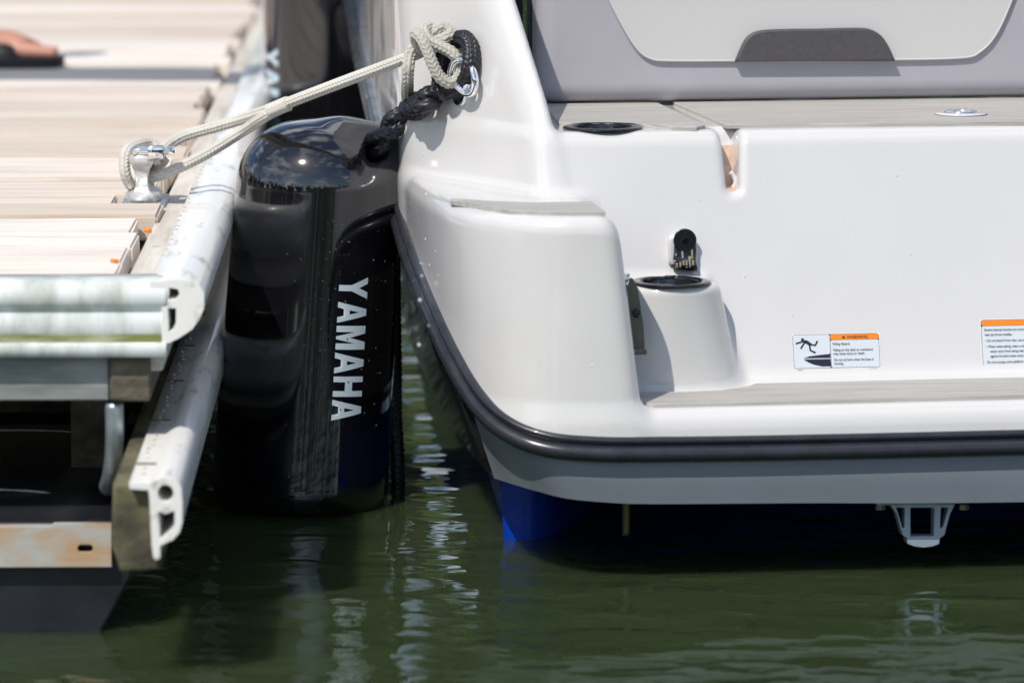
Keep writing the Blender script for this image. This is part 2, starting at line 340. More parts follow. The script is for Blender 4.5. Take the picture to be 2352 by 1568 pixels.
# ================================================================== BOAT
boat = empty('motorboat', BO, TH)
tag(boat, 'white motorboat stern with black rub rail and blue bottom, moored beside the dock', 'motorboat')
RP = [(4200, 940, .0), (2500, 984, .0), (1800, 1000, .0), (1500, 1004, .0), (1370, 1003, .002), (1260, 992, .015), (1175, 958, .045), (1110, 898, .095), (1055, 808, .16), (1008, 710, .25), (967, 612, .38), (935, 520, .54), (912, 430, .72), (880, 305, 1.1), (832, 95, 1.9), (800, -60, 2.6), (770, -190, 3.4)]
RC = [bv(*p) for p in RP]
RL = np.array([tuple(p) for p in catmull(RC, 10)])
print('rail z', [round(p.z, 3) for p in RC])
def plan(u, v):      # signed distance to the rail line in plan (negative inside) and the rail height there
    A = RL[:-1, :2]; B = RL[1:, :2]; D = B - A; L2 = np.sum(D * D, 1)
    out = np.full(u.shape, 1e9); zr = np.zeros(u.shape); sg = np.ones(u.shape)
    for i in range(len(A)):
        t = np.clip(((u - A[i, 0]) * D[i, 0] + (v - A[i, 1]) * D[i, 1]) / L2[i], 0, 1)
        dx = u - A[i, 0] - t * D[i, 0]; dy = v - A[i, 1] - t * D[i, 1]; d = dx * dx + dy * dy; c = d < out
        out = np.where(c, d, out); zr = np.where(c, RL[i, 2] + t * (RL[i + 1, 2] - RL[i, 2]), zr)
        sg = np.where(c, np.sign(D[i, 0] * dy - D[i, 1] * dx), sg)
    return np.sqrt(out) * sg, zr
# path runs from right to left along the stern, then forward: inside is on its right hand -> cross < 0
V0 = .19; zP = bv(1500, 937, .022).z; RAKE = .30
def raked(px, py):
    z = zP
    for _ in range(30): p = bv(px, py, V0 + RAKE * (z - zP)); z = p.z
    return p
zD = raked(1700, 300).z; zB = bv(1310, 485, .045).z - .0055
print('zP', zP, 'zD', zD, 'zB', zB)
def plane3(a, b, c, out):
    n = (b - a).cross(c - a).normalized()
    if n.dot(out) < 0: n = -n
    return (n, n.dot(a))
cA, cB = raked(1237, 470), raked(1230, 310)
cT = bv(1108, 0, .44); q1 = bv(950, 440, .56); q2 = bv(905, 330, .86)
P4a = plane3(cA, cB, q1, Vector((-1, -1, 0)))
_r0, _r1 = bv(1000, 385, 0), bv(1000, 385, 1); _t = (P4a[1] - P4a[0].dot(_r0)) / P4a[0].dot(_r1 - _r0); q3 = _r0 + (_r1 - _r0) * _t; print('q3', q3)
P4b = plane3(cB, cT, q3, Vector((-1, -1, .3)))
iB = raked(1279, 299); iT = bv(1189, 0, .42)
P3 = plane3(iB, iT, iB + Vector((-.03, 1, 0)), Vector((1, 0, .2)))
P2 = plane3(cB, cT, iT, Vector((0, -1, .3)))
bR1, bR0 = bv(1416, 500, .05), bv(1468, 905, .03)
slotc = raked(1684, 400); sx = slotc.x
s_top = raked(1684, 300).z; s_bot = raked(1684, 428).z
bumpc = raked(1526, 650); bcu, bcv, bzt = bumpc.x, .186, bv(1533, 650, .186).z
print('bump', bcu, bzt, 'slot', sx, s_bot)
def pl(p, u, v, z): return p[0].x * u + p[0].y * v + p[0].z * z - p[1]
def shell(u, v, z, s=None, zr=None):
    if s is None: s, zr = plan(u, v)
    fl_c = np.clip((v - .02) / .13, 0, 1); fl_c = .055 - .075 * fl_c * fl_c * (3 - 2 * fl_c)
    e = s + fl_c * np.minimum(z - zr - .01, np.where(fl_c > 0, 9, .14)) + .02 * np.exp(-np.clip((z - zr) / .03, -3, 9)) * 0
    low = (zr - .010) - z
    platform = smax(e, z - zP, .03)
    ur = bR0.x + (bR1.x - bR0.x) * (z - bR0.z) / (bR1.z - bR0.z)
    block = smax(smax(e, z - zB, .024), (u - ur) * .98, .03)
    wall = smax((V0 + RAKE * (z - zP) - v) * .957, z - zD, .022)
    wall = smax(wall, e + .004, .02)
    coam = smax(smax(smax(pl(P2, u, v, z), (V0 + RAKE * (z - zP) - v) * .957, .02), pl(P4b, u, v, z), .025), smax(pl(P4a, u, v, z), pl(P3, u, v, z), .02), .02)
    coam = smax(coam, e, .02); coam = smax(coam, z - 1.1, .02)
    wall = smax(smax(wall, pl(P4a, u, v, z), .016), pl(P4b, u, v, z), .016)
    main = smin(wall, coam, .012)
    main = smin(main, platform, .03); main = smin(main, block, .018)
    rb = .067 + .22 * np.maximum(bzt - z, 0)
    bump = np.sqrt((u - bcu) ** 2 + ((v - bcv - .01) * (1.12 + 5 * np.clip(bzt - z, 0, .15))) ** 2) - rb
    bump = smax(bump, z - bzt, .012)
    main = smin(main, bump, .018)
    # drain slot
    hw = .0085 + .055 * np.maximum(z - s_bot, 0)
    du = np.abs(u - sx); sl = np.where(z > s_bot, du - hw, np.sqrt(du ** 2 + (z - s_bot) ** 2) - hw)
    sl = smax(sl, v - (V0 + RAKE * (z - zP) + .055), .008); sl = smax(sl, .10 - v, .01)
    main = smax(main, -sl, .014)
    # cup wells
    for (cu_, cv_, zz, rr) in WELLS:
        wl = smax(np.sqrt((u - cu_) ** 2 + (v - cv_) ** 2) - rr, (zz - .035) - z, .01); main = smax(main, -wl, .004)
    return smax(main, low, .006)
ring1 = bz(1384, 290.5, zD + .003)
WELLS = [(bcu, bcv, bzt, .040), (ring1.x, ring1.y, zD, .038)]
umin = RL[:, 0].min() - .02
us = np.concatenate([np.arange(umin, -.55, .02), np.arange(-.55, .42, .005), np.arange(.42, 1.3, .02)]) if umin < -.55 else np.concatenate([np.arange(umin, .42, .005), np.arange(.42, 1.3, .02)])
vs = np.concatenate([np.arange(-.02, .36, .0045), np.arange(.36, .9, .009), np.arange(.9, 3.2, .04)])
zs = np.concatenate([np.arange(zP - .08, zD + .03, .0045), np.arange(zD + .03, .95, .012)])
UU, VV = np.meshgrid(us, vs, indexing='ij'); s2, zr2 = plan(UU, VV)
F = np.empty((len(us), len(vs), len(zs)), np.float32)
for k in range(len(zs)): F[:, :, k] = shell(UU, VV, zs[k], s2, zr2)
F[0] = F[-1] = 1; F[:, 0] = F[:, -1] = 1; F[:, :, 0] = F[:, :, -1] = 1
deck = implicit('deck_moulding', shell, us, vs, zs, M['gel'], boat, F, its=3)
print('deck faces', len(deck.data.polygons))
def hit(px, py, v0=-.3, v1=1.5, n=1500):
    vv = np.linspace(v0, v1, n); a = np.array(bv(px, py, v0)); b_ = np.array(bv(px, py, v1)); P = a + (b_ - a) * np.linspace(0, 1, n)[:, None]
    f = shell(P[:, 0], P[:, 1], P[:, 2]); i = int(np.argmax(f < 0))
    return Vector(P[i])
def hitn(px, py):
    p = hit(px, py); e = 1e-3; g = []
    for k in range(3):
        a = np.array(p); c = np.array(p); a[k] += e; c[k] -= e
        g.append((shell(a[:1], a[1:2], a[2:3]) - shell(c[:1], c[1:2], c[2:3]))[0])
    return p, Vector(g).normalized()
# rub rail: swept profile (outward, up)
def sweep(name, path, prof, m, parent):
    P = np.array([tuple(p) for p in path]); T = np.gradient(P, axis=0); T /= np.linalg.norm(T, axis=1)[:, None]
    N = np.stack([-T[:, 1], T[:, 0], 0 * T[:, 0]], 1) * -1; N /= np.linalg.norm(N, axis=1)[:, None]; N = -N
    U = np.cross(T, N); U *= np.sign(U[:, 2:3])
    V = P[:, None] + N[:, None] * prof[None, :, :1] + U[:, None] * prof[None, :, 1:2]
    return np_mesh(name, V.reshape(-1, 3), grid_faces(len(P), len(prof), True), m, parent)
pr = []
for k in range(14):      # lower big bead
    a = R(-95 + 175 * k / 13); pr.append((.004 + .0125 * math.cos(a), -.021 + .0115 * math.sin(a)))
pr.append((.0055, -.0085))
for k in range(9):       # upper small bead
    a = R(-70 + 165 * k / 8); pr.append((.0045 + .0065 * math.cos(a), -.0035 + .0052 * math.sin(a)))
pr += [(-.012, .0005), (-.012, -.033)]
RLd, _ = resample([Vector(p) for p in RL], .012)
NS = np.array(pr)
rr = sweep('rub_rail', RLd, NS, M['rubber'], boat)
# outward test
_T = RLd[1] - RLd[0]
tube('rail_insert', [Vector(p) + Vector((0, 0, -.009)) + Vector((-.0085, -.004, 0)) for p in RLd[int(len(RLd) * .62):]], .0042, M['chrome'], rr, seg=8, step=.03)
# grey skirt and dark hull side
SB = [(4200, 1110, .012), (2500, 1150, .012), (1800, 1155, .012), (1500, 1157, .012), (1390, 1153, .016), (1300, 1144, .03), (1235, 1128, .06), (1180, 1112, .10), (1135, 1098, .155), (1086, 1046, .30), (1030, 965, .50), (990, 890, .70), (966, 838, .88), (934, 758, 1.22), (905, 600, 2.0), (880, 450, 2.8), (850, 320, 3.6)]
BC = [bv(*p) for p in SB]; print('skirt z', [round(p.z, 3) for p in BC])
def loft(name, rows, m, parent, nn=8, sub=6):
    cols = [catmull([r[k] for r in rows], sub) if len(rows) > 2 else [r[k] for r in rows for _ in (0,)] for k in range(len(rows[0]))]
    m_ = len(cols[0]); G = []
    for j in range(m_): G.append(catmull([c[j] for c in cols], nn))
    V = np.array([[tuple(p) for p in g] for g in G]); return np_mesh(name, V.reshape(-1, 3), grid_faces(V.shape[0], V.shape[1], False), m, parent)
A0 = [p + Vector((0, 0, -.022)) + (Vector((0, .006, 0)) if i < 6 else Vector((.006, .004, 0))) for i, p in enumerate(RC)]
A1 = [a.lerp(b_, .35) + (Vector((0, -.006, 0)) if i < 6 else Vector((-.004, -.003, 0))) for i, (a, b_) in enumerate(zip(A0, BC))]
k0 = 8
loft('platform_skirt', [A0[:k0 + 1], A1[:k0 + 1], BC[:k0 + 1]], M['skirt'], boat)
loft('hull_side', [A0[k0 - 0:], A1[k0 - 0:], BC[k0 - 0:]], M['hull'], boat)
# underside of the platform
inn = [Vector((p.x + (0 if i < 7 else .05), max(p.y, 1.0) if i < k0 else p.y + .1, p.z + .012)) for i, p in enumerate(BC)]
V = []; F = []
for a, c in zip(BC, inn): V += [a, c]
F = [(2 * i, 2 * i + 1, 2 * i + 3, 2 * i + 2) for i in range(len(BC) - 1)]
mesh('platform_underside', V, F, M['navy'], boat)  # dark colour put in to cut light bouncing under the platform
# blue bottom
BT = [(4200, .95), (2190, .95), (1600, .80), (1420, .58), (1310, .42), (1235, .353), (1166, .345)]      # transom curved forward into a made-up recess so the light falls off
W = [(1160, 1228, .36), (1136, 1150, .62), (1082, 1030, 1.1), (1018, 900, 1.75), (975, 800, 2.4)]
top = [(1141, 1080, .36), (1108, 1020, .62), (1048, 930, 1.1), (985, 840, 1.75), (950, 760, 2.4)]
V = []
bt = catmull([Vector((bv(x_, 1235, .345).x, v_, 0)) for x_, v_ in BT], 6)
for k, q in enumerate(bt): V += [Vector((q.x - (.013 if k == len(bt) - 1 else .013 * max(0, 1 - (q - bt[-1]).length / .05)), q.y, .15)), Vector((q.x, q.y, -.12))]
for a, c in zip(top, W):
    p, q = bv(*a), bv(*c); d = (p - q).normalized(); V += [p + Vector((0, 0, .02)), q - d * .12]
F = [(2 * i, 2 * i + 1, 2 * i + 3, 2 * i + 2) for i in range(len(V) // 2 - 1)]
nt_ = len(bt) - 1
bh = mesh('bottom_hull', V, F, M['blue'], boat)
for k, p in enumerate(bh.data.polygons): p.use_smooth = k < nt_
bm = bmesh.new(); bm.from_mesh(bh.data); bm.verts.ensure_lookup_table()
bmesh.ops.split_edges(bm, edges=[e for e in bm.edges if {v.index for v in e.verts} == {2 * nt_, 2 * nt_ + 1}]); bm.to_mesh(bh.data); bm.free()
# ---- foam mats
def slab(name, pts, z, h, m, parent, bev=.0012):
    a = sum(pts[i].x * pts[(i + 1) % len(pts)].y - pts[(i + 1) % len(pts)].x * pts[i].y for i in range(len(pts)))
    if a < 0: pts = pts[::-1]
    n = len(pts); V = [(p.x, p.y, z) for p in pts] + [(p.x, p.y, z + h) for p in pts]
    F = [tuple(range(n))[::-1], tuple(range(n, 2 * n))] + [(i, (i + 1) % n, n + (i + 1) % n, n + i) for i in range(n)]
    bm = bmesh.new(); vs_ = [bm.verts.new(v) for v in V]
    for f in F: bm.faces.new([vs_[i] for i in f])
    bmesh.ops.bevel(bm, geom=[e for e in bm.edges if all(v.co.z > z + h / 2 for v in e.verts)], offset=bev, segments=1, affect='EDGES')
    return from_bm(name, bm, m, parent)
sm = [bz(1466, 905, zP), bz(1470, 922, zP), bz(1486, 938, zP), bz(2352, 932, zP), bz(3600, 925, zP)]
sm[2] = bv(1490, 939, .026); sm[3] = bv(2352, 925, .026); sm[4] = Vector((1.25, .026, zP))
sm[0] = Vector((bv(1466, 905, .06).x, .10, zP)); sm[1] = Vector((sm[0].x + .002, .045, zP)); sm[2] = Vector((sm[0].x + .014, .026, zP)); sm[3].y = .026
sw = [sm[0], sm[1], sm[2], sm[3], sm[4], Vector((1.25, V0 - .008, zP)), Vector((bcu + .115, V0 - .008, zP)), Vector((bcu + .105, V0 - .03, zP)), Vector((bcu + .06, .128, zP)), Vector((bcu, .122, zP)), Vector((bcu - .06, .128, zP)), Vector((sm[0].x + .002, .13, zP))]
slab('swim_mat', sw, zP - .001, .006, M['mat'], boat)
st = [(1034, 455), (1070, 456), (1131, 461), (1222, 464), (1300, 463), (1360, 462), (1391, 484), (1310, 485), (1248, 484), (1170, 480), (1118, 473), (1070, 464), (1034, 458)]
slab('step_mat', [bz(x, y, zB + .006) for x, y in st], zB - .001, .0065, M['mat'], boat)
slab('deck_mat', [bz(x, y, zD + .005) for x, y in ((1240, 233), (1512, 236), (1620, 287), (1600, 291), (1545, 291), (1507, 287.5), (1480, 286), (1455, 283), (1420, 281.3), (1384, 280.6), (1345, 281.3), (1310, 283.5), (1285, 282))], zD - .001, .006, M['mat'], boat)
slab('deck_mat', [bz(x, y, zD + .005) for x, y in ((1542, 232), (3600, 212), (3600, 268), (2352, 280), (1668, 286))], zD - .001, .006, M['mat'], boat)
# ---- cup rings
def ring(name, c, R_, r_in, h, m, parent, n=64):
    prof = [(r_in, -.01), (r_in, h * .5), (r_in + .002, h * .9), ((r_in + R_) / 2, h), (R_ - .002, h * .75), (R_, h * .35), (R_ - .001, 0)]
    V = []; 
    for k in range(n):
        a = 2 * math.pi * k / n
        for r, z in prof: V.append((c[0] + r * math.cos(a), c[1] + r * math.sin(a), c[2] + z))
    m_ = len(prof); F = [(k * m_ + j, ((k + 1) % n) * m_ + j, ((k + 1) % n) * m_ + j + 1, k * m_ + j + 1) for k in range(n) for j in range(m_ - 1)]
    return mesh(name, V, F, m, parent, True)
def cup(name, c, depth=.065, r=.043, parent=None):
    V = []; n = 32
    for k in range(n):
        a = 2 * math.pi * k / n
        for rr_, z in ((r, 0), (r * .9, -depth), (0.001, -depth)): V.append((c[0] + rr_ * math.cos(a), c[1] + rr_ * math.sin(a), c[2] + z))
    F = [(k * 3 + j, ((k + 1) % n) * 3 + j, ((k + 1) % n) * 3 + j + 1, k * 3 + j + 1) for k in range(n) for j in range(2)]
    return mesh(name, V, F, M['gloss'], parent, True)
for c in ((bcu, bcv, bzt), (ring1.x, ring1.y, zD)):
    r_ = ring('cup_holder', (c[0], c[1], c[2] + .0003), .0548, .0400, .0038, M['gloss'], boat); cup('cup_well', (c[0], c[1], c[2] + .001), .034, .0375, parent=r_)
# small black button behind the lower cup
bp = raked(1545, 637)
o = ring('drain_cap', (bcu + .008, bcv + .048, bzt + .001), .012, .002, .004, M['gloss'], boat)
# deck light
lp = bz(2207, 263, zD + .005)
fl = ring('deck_light', (lp.x, lp.y, zD + .0055), .037, .024, .003, M['gel'], boat); ring('light_bezel', (lp.x, lp.y, zD + .007), .024, .012, .004, M['chrome'], fl)
mesh('lens', [(lp.x + .013 * math.cos(a), lp.y + .013 * math.sin(a), zD + .009) for a in np.linspace(0, 2 * np.pi, 20, endpoint=False)], [tuple(range(20))], M['paper'], fl)
# slot liner
lz0, lz1 = s_bot - .02, raked(1684, 342).z
wv = lambda z: V0 + RAKE * (z - zP)
def wedge(name, x0, x1, za, zb2_, d0, d1, m, parent):
    V = [(x, wv(z) + d, z) for x in (x0, x1) for d in (d0, d1) for z in (za, zb2_)]
    return mesh(name, V, [(0, 1, 3, 2), (4, 6, 7, 5), (0, 4, 5, 1), (2, 3, 7, 6), (0, 2, 6, 4), (1, 5, 7, 3)], m, parent)
ln = wedge('slot_liner', sx - .018, sx + .018, lz0, lz1, .050, .060, M['tan'], boat)
wedge('slot_floor', sx - .008, sx + .008, s_bot - .012, s_bot - .004, .012, .050, M['tan'], ln)
tube('latch_hook', [Vector((sx + .001, wv(s_bot) + .03, s_bot + .016)), Vector((sx + .005, wv(s_bot) + .03, s_bot + .012)), Vector((sx + .008, wv(s_bot) + .028, s_bot + .002)), Vector((sx + .004, wv(s_bot) + .028, s_bot - .006))], .0032, M['gel'], ln, seg=10, step=.002)
# ---- seat back
SV = .66
def bz_box(name, x0, x1, y0, y1, z0, z1, m, parent, bev, seg=5): return boxo(name, x0, x1, y0, y1, z0, z1, m, parent, bev, seg)
sl_, sr_, sb_ = bv(1236, 0, SV).x, 1.25, zD + .012
sb_ = zD + .006
seat = boxo('seat_back', sl_, sr_, SV, SV + .14, sb_, sb_ + .42, M['seat'], boat, .028, 6)
def in_plane(pts, v, dz=0): return [(bv(x, y, v).x, bv(x, y, v).z + dz) for x, y in pts]
def plate(name, polys, v, th, m, parent, bev=0):
    me = curve_mesh(polys, th, bev); me.transform(Matrix.Translation((0, v, 0)) @ Matrix.Rotation(R(90), 4, 'X')); me.materials.clear()
    return link(name, me, m, parent)
def smooth2(pts, n=6): return [(p.x, p.y) for p in catmull([Vector((a, b_, 0)) for a, b_ in pts], n)]
inset = smooth2([(1360, -80), (1398, 0), (1432, 65), (1462, 112), (1490, 133), (1530, 139), (1700, 139), (1850, 139), (2000, 137), (2200, 133), (2250, 118), (2290, 72), (2330, -20), (2350, -80)], 5)
ip = plate('inset_panel', [in_plane(inset, SV)], SV - .001, .006, M['seatl'], seat, .002)
tube('piping', [Vector((x, SV - .005, z)) for x, z in in_plane(inset, SV)], .0017, M['seatl'], seat, seg=8, step=.006, smooth_path=False)
pad = smooth2([(1692, 136), (1702, 112), (1716, 88), (1740, 75), (1790, 71), (1870, 70), (1950, 68), (1990, 70), (2015, 84), (2032, 108), (2044, 134)], 5)
plate('head_pad', [in_plane(pad, SV)], SV - .008, .012, M['seatd'], seat, .003)
# cockpit liner behind the coaming
boxo('cockpit_liner', sl_ - .045, sl_ - .004, SV + .12, SV + .16, zD - .02, zD + .42, M['matteblack'], boat)
tube('cable', [Vector((bv(1222, -30, .7).x, .72, zD + .35)), Vector((bv(1222, 40, .7).x, .72, bv(1222, 40, .72).z)), Vector((bv(1225, 110, .7).x, .72, bv(1225, 110, .72).z)), Vector((bv(1214, 145, .7).x, .73, bv(1214, 145, .72).z))], .004, M['rubber'], boat, seg=8, step=.01)
# ---- boat cleat (pull-up cleat: chrome oval ring)
cp, cnrm = hitn(1068, 175)
print('cleat', cp, cnrm)
def frame_at(p, n, roll=0):
    z = n.normalized(); x = Vector((0, 0, 1)).cross(z).normalized(); y = z.cross(x)
    Mx = Matrix((x, y, z)).transposed().to_4x4(); Mx.translation = p; return Mx @ Matrix.Rotation(roll, 4, 'Z')
def bw(px, py, off=.0):       # boat-local point above the surface seen at this place
    p = hit(px, py); d = (BMI.to_3x3() @ ray(px, py)).normalized(); return p - d * off
base = mesh('cleat', [], [], M['chrome'], boat)
bm = bmesh.new(); Mx = frame_at(cp, cnrm, R(-14))
pts = rounded(-.016, -.036, .016, .036, .015, 8); me = curve_mesh([pts], .006, .002); me.transform(Mx @ Matrix.Translation((.004, -.004, .002))); bm.from_mesh(me)
bm.to_mesh(base.data); bm.free(); base.data.materials.clear(); base.data.materials.append(M['chrome'])
for p in base.data.polygons: p.use_smooth = True
hornpts = [bw(1041, 190, .045), bw(1036, 165, .052), bw(1045, 142, .05), bw(1062, 138, .042), bw(1082, 155, .035), bw(1091, 185, .03), bw(1086, 212, .028), bw(1071, 215, .032), bw(1056, 204, .04), bw(1041, 190, .045)]
tube('horn', hornpts, .0052, M['chrome'], base, seg=16, step=.003)
tube('stem', [bw(1075, 205, .03), bw(1072, 190, .012), bw(1070, 185, .0)], .007, M['chrome'], base, seg=12, step=.004)
# ---- hanging warning tag above the lower cup holder
tg = raked(1570, 555); TV = tg.y
hs = plate('tag_housing', [in_plane(smooth2([(1538, 600), (1537, 560), (1541, 545), (1560, 538), (1585, 545), (1590, 600), (1538, 600)], 4), TV)], TV - .004, .018, M['gel'], boat, .003)
sp = [bv(x, y, TV - .018) for x, y in ((1543, 620), (1547, 560))]
V = []; F = []; xl, xr = bv(1546, 580, TV - .016).x, bv(1597, 580, TV - .016).x
z0 = bv(1570, 556, TV - .016).z; zb = bv(1570, 617, TV - .03).z
prof = [(-.014, z0), (-.016, z0 - .010), (-.0205, z0 - .02), (-.0255, zb + .008), (-.0262, zb + .002), (-.023, zb - .002), (-.016, zb - .001), (-.012, zb + .006), (-.011, zb + .018)]
pp = catmull([Vector((a, b_, 0)) for a, b_ in prof], 5)
for i, p in enumerate(pp):
    for k in range(7):
        f = k / 6; tilt = -.006 * (f - .5) * 2 * (i / len(pp)); wv = .0012 * math.sin(i * .35)
        V.append((xl + (xr - xl) * f + wv, TV + p.x, p.y + tilt * .6))
F = [(i * 7 + j, i * 7 + j + 1, (i + 1) * 7 + j + 1, (i + 1) * 7 + j) for i in range(len(pp) - 1) for j in range(6)]
strap = mesh('hanging_tag', V, F, M['gloss'], boat, True); so_ = strap.modifiers.new('s', 'SOLIDIFY'); so_.thickness = .0012
ca = bv(1573, 552, TV - .016)
dm = plate('round_cap', [[(x, z) for x, z in circle(ca.x, ca.z, .0148, 28)]], TV - .015, .005, M['gloss'], strap, .001)
sc = ring('screw', (0, 0, 0), .0042, .0005, .003, M['gloss'], strap); sc.data.transform(Matrix.Translation((ca.x, TV - .018, ca.z)) @ Matrix.Rotation(R(90), 4, 'X'))
lines = ['3204', 'water', 'only water', 'on the', 'running.', "See Owner's Manual."]
items = []
for i, s in enumerate(lines):
    me = text_mesh(s, .0052, 'RIGHT' if 0 else 'LEFT', .9)
    x = xl + .0045 + i * .0044
    items.append((me, Matrix.Translation((x, TV - .0155 - .0007, z0 - .036 + .003 * (i % 3))) @ Matrix.Rotation(R(90), 4, 'X') @ Matrix.Rotation(R(90), 4, 'Z')))
for me, Mt in items:
    me.transform(Mt); me.materials.clear()
    for v in me.vertices:       # follow the strap curve
        zz = min(max(v.co.z, zb), z0); ys = np.interp(-zz, [-p.y for p in pp[:21]], [p.x for p in pp[:21]]); v.co.y = TV + ys - .0017
        v.co.z = max(v.co.z, zb + .001)
    link('lettering', me, M['gold'], strap)
# ---- latch plate on the block side
lt = [bv(1440, 640, .10), bv(1462, 655, .10), bv(1478, 740, .10), bv(1480, 803, .10), bv(1450, 808, .10)]
lv = .115
me = curve_mesh([in_plane([(1425, 640), (1452, 640), (1464, 665), (1476, 745), (1479, 795), (1474, 802), (1430, 806)], lv)], .004, .0008); me.transform(Matrix.Translation((0, lv, 0)) @ Matrix.Rotation(R(90), 4, 'X')); me.materials.clear()
lp_ = link('latch_plate', me, M['steel'], boat)
boxo('plate_foot', bv(1440, 800, lv).x, bv(1480, 800, lv).x, lv - .02, lv, bv(1460, 810, lv).z, bv(1460, 798, lv).z, M['steel'], lp_, .001)
k_ = bv(1463, 719, lv - .01); bm = bmesh.new(); bmesh.ops.create_uvsphere(bm, u_segments=16, v_segments=10, radius=.0062, matrix=Matrix.Translation(k_)); from_bm('knob', bm, M['gloss'], lp_, True)
tube('pivot', [bv(1437, 628, lv), bv(1436, 655, lv)], .006, M['chrome'], lp_, seg=14, step=.01)
# ---- platform bracket and drain
bvv = .05; zz0 = bv(2120, 1158, bvv).z
def br(pts): return in_plane(pts, bvv)
outer = [(2045, 1158), (2060, 1178), (2068, 1205), (2074, 1228), (2084, 1234), (2085, 1247), (2100, 1253), (2121, 1256), (2142, 1253), (2156, 1248), (2158, 1235), (2169, 1227), (2174, 1205), (2182, 1178), (2192, 1158)]
h1 = [(2057, 1164), (2077, 1164), (2079, 1170), (2079, 1212), (2072, 1214), (2066, 1192)]
h2 = [(2091, 1164), (2143, 1164), (2147, 1168), (2147, 1232), (2090, 1232), (2090, 1168)]
h3 = [(2160, 1164), (2180, 1164), (2176, 1180), (2168, 1210), (2160, 1214), (2158, 1208)]
bk = plate('tow_bracket', [br(outer), br(h1), br(h2), br(h3)], bvv + .01, .02, mat('bracket_grey', (.42, .50, .58), .35, .4), boat, .0006)
p0, p1 = bv(2012, 1158, bvv), bv(2228, 1155, bvv)
boxo('mounting_plate', p0.x, p1.x, bvv - .005, bvv + .05, p0.z - .001, p0.z + .005, M['galv'], bk, .001)
for x in (2022, 2214):
    q = bv(x, 1163, bvv + .01); bm = bmesh.new(); bmesh.ops.create_cone(bm, cap_ends=True, segments=6, radius1=.0075, radius2=.0065, depth=.007, matrix=Matrix.Translation(q)); from_bm('bolt', bm, M['steel'], bk)
tube('drain_spout', [bv(1438, 1150, .2), bv(1438, 1180, .2), bv(1438, 1210, .2), bv(1437, 1229, .2)], .0055, M['tarn'], boat, seg=12, step=.005)
# ---- warning labels
def label(px0, py0, w_z, h_z, parts, lab):
    o = raked(px0, py0); o2 = raked(px0 + 100, py0); scl = abs((o2 - o).length) / 100 * .2448
    upv = Vector((0, RAKE, 1)).normalized(); rt = Vector((1, 0, 0)); nr = rt.cross(upv)
    Mx = Matrix((rt, upv, nr)).transposed().to_4x4(); Mx.translation = o + nr * .0006
    Mx = Mx @ Matrix.Rotation(R(-.6 + .6), 4, 'Z') @ Matrix.Scale(scl, 4)
    def flat(polys, name, m, lift, parent):
        me = curve_mesh([[(x, -y) for x, y in p] for p in polys], 0); me.transform(Mx @ Matrix.Translation((0, 0, lift / scl))); me.materials.clear(); return link(name, me, m, parent)
    root = flat([rounded(-8, -8, w_z + 10, h_z + 30, 22)], 'warning_label', M['paperrim'], 0, boat); root['label'] = lab
    flat([rounded(0, 0, w_z, h_z, 22)], 'border', M['ink'], .0002, root)
    for kind, data, m in parts:
        if kind == 'poly': flat(data, 'print', m, .0006, root)
        elif kind == 'base': flat(data, 'panel', m, .0004, root)
        elif kind == 'text':
            for (s, x, y, size, sx_, bold) in data:
                me = text_mesh(s, size, 'LEFT', sx_, bold); me.transform(Mx @ Matrix.Translation((x, -y, .0008 / scl))); me.materials.clear(); link('lettering', me, m, root)
P_ = M['paper']; K_ = M['ink']
def limb(pts, wd):
    out = []; back = []
    for i, p in enumerate(pts):
        a = pts[max(i - 1, 0)]; c = pts[min(i + 1, len(pts) - 1)]; dx, dy = c[0] - a[0], c[1] - a[1]; L = math.hypot(dx, dy) or 1
        out.append((p[0] - dy / L * wd, p[1] + dx / L * wd)); back.append((p[0] + dy / L * wd, p[1] - dx / L * wd))
    return out + back[::-1]
ox, oy = 177, 190
def sh(pts): return [(x - ox, y - oy) for x, y in pts]
label(1819.5, 769, 812, 316, [
    ('base', [rounded(4, 4, 348, 312, 16)], P_), ('base', [rounded(353, 58, 808, 312, 16)], P_), ('base', [rounded(353, 4, 808, 54, 14)], M['orange']),
    ('poly', [sh(circle(270, 238, 15))], K_), ('poly', [sh(limb([(205, 274), (285, 252), (300, 252)], 8))], K_), ('poly', [sh(limb([(290, 262), (248, 322)], 8))], K_),
    ('poly', [sh(limb([(292, 252), (318, 268), (340, 285)], 16))], K_), ('poly', [sh(limb([(340, 282), (386, 294), (410, 252)], 9))], K_),
    ('poly', [sh(limb([(334, 285), (338, 338), (386, 363)], 9))], K_),
    ('poly', [sh([(270, 411), (330, 392), (430, 382), (508, 376), (522, 368), (522, 412)])], K_),
    ('poly', [sh([(270, 420), (522, 422), (526, 490), (440, 490), (360, 470), (305, 445)])], K_),
    ('poly', [sh([(638, 233), (656, 205), (674, 233)])], K_),
    ('text', [('WARNING', 508, 44, 38, 1.08, .5), ('Falling Hazard.', 373, 104, 34, .82, .3), ('Falling on the deck or overboard', 375, 161, 34, .82, .3), ('may cause injury or death.', 376, 195, 34, .82, .3),
              ('Do not sit here when the boat is', 378, 252, 34, .82, .3), ('moving.', 380, 286, 34, .82, .3), ('YAMAHA', 32, 334, 12, 1, .3), ('F1C-U418C-00', 702, 334, 13, 1, 0)], K_),
    ('poly', [[(14, 344), (770, 346), (770, 349), (14, 348)]], M['red'])],
    'warning sticker with a falling figure over a boat')
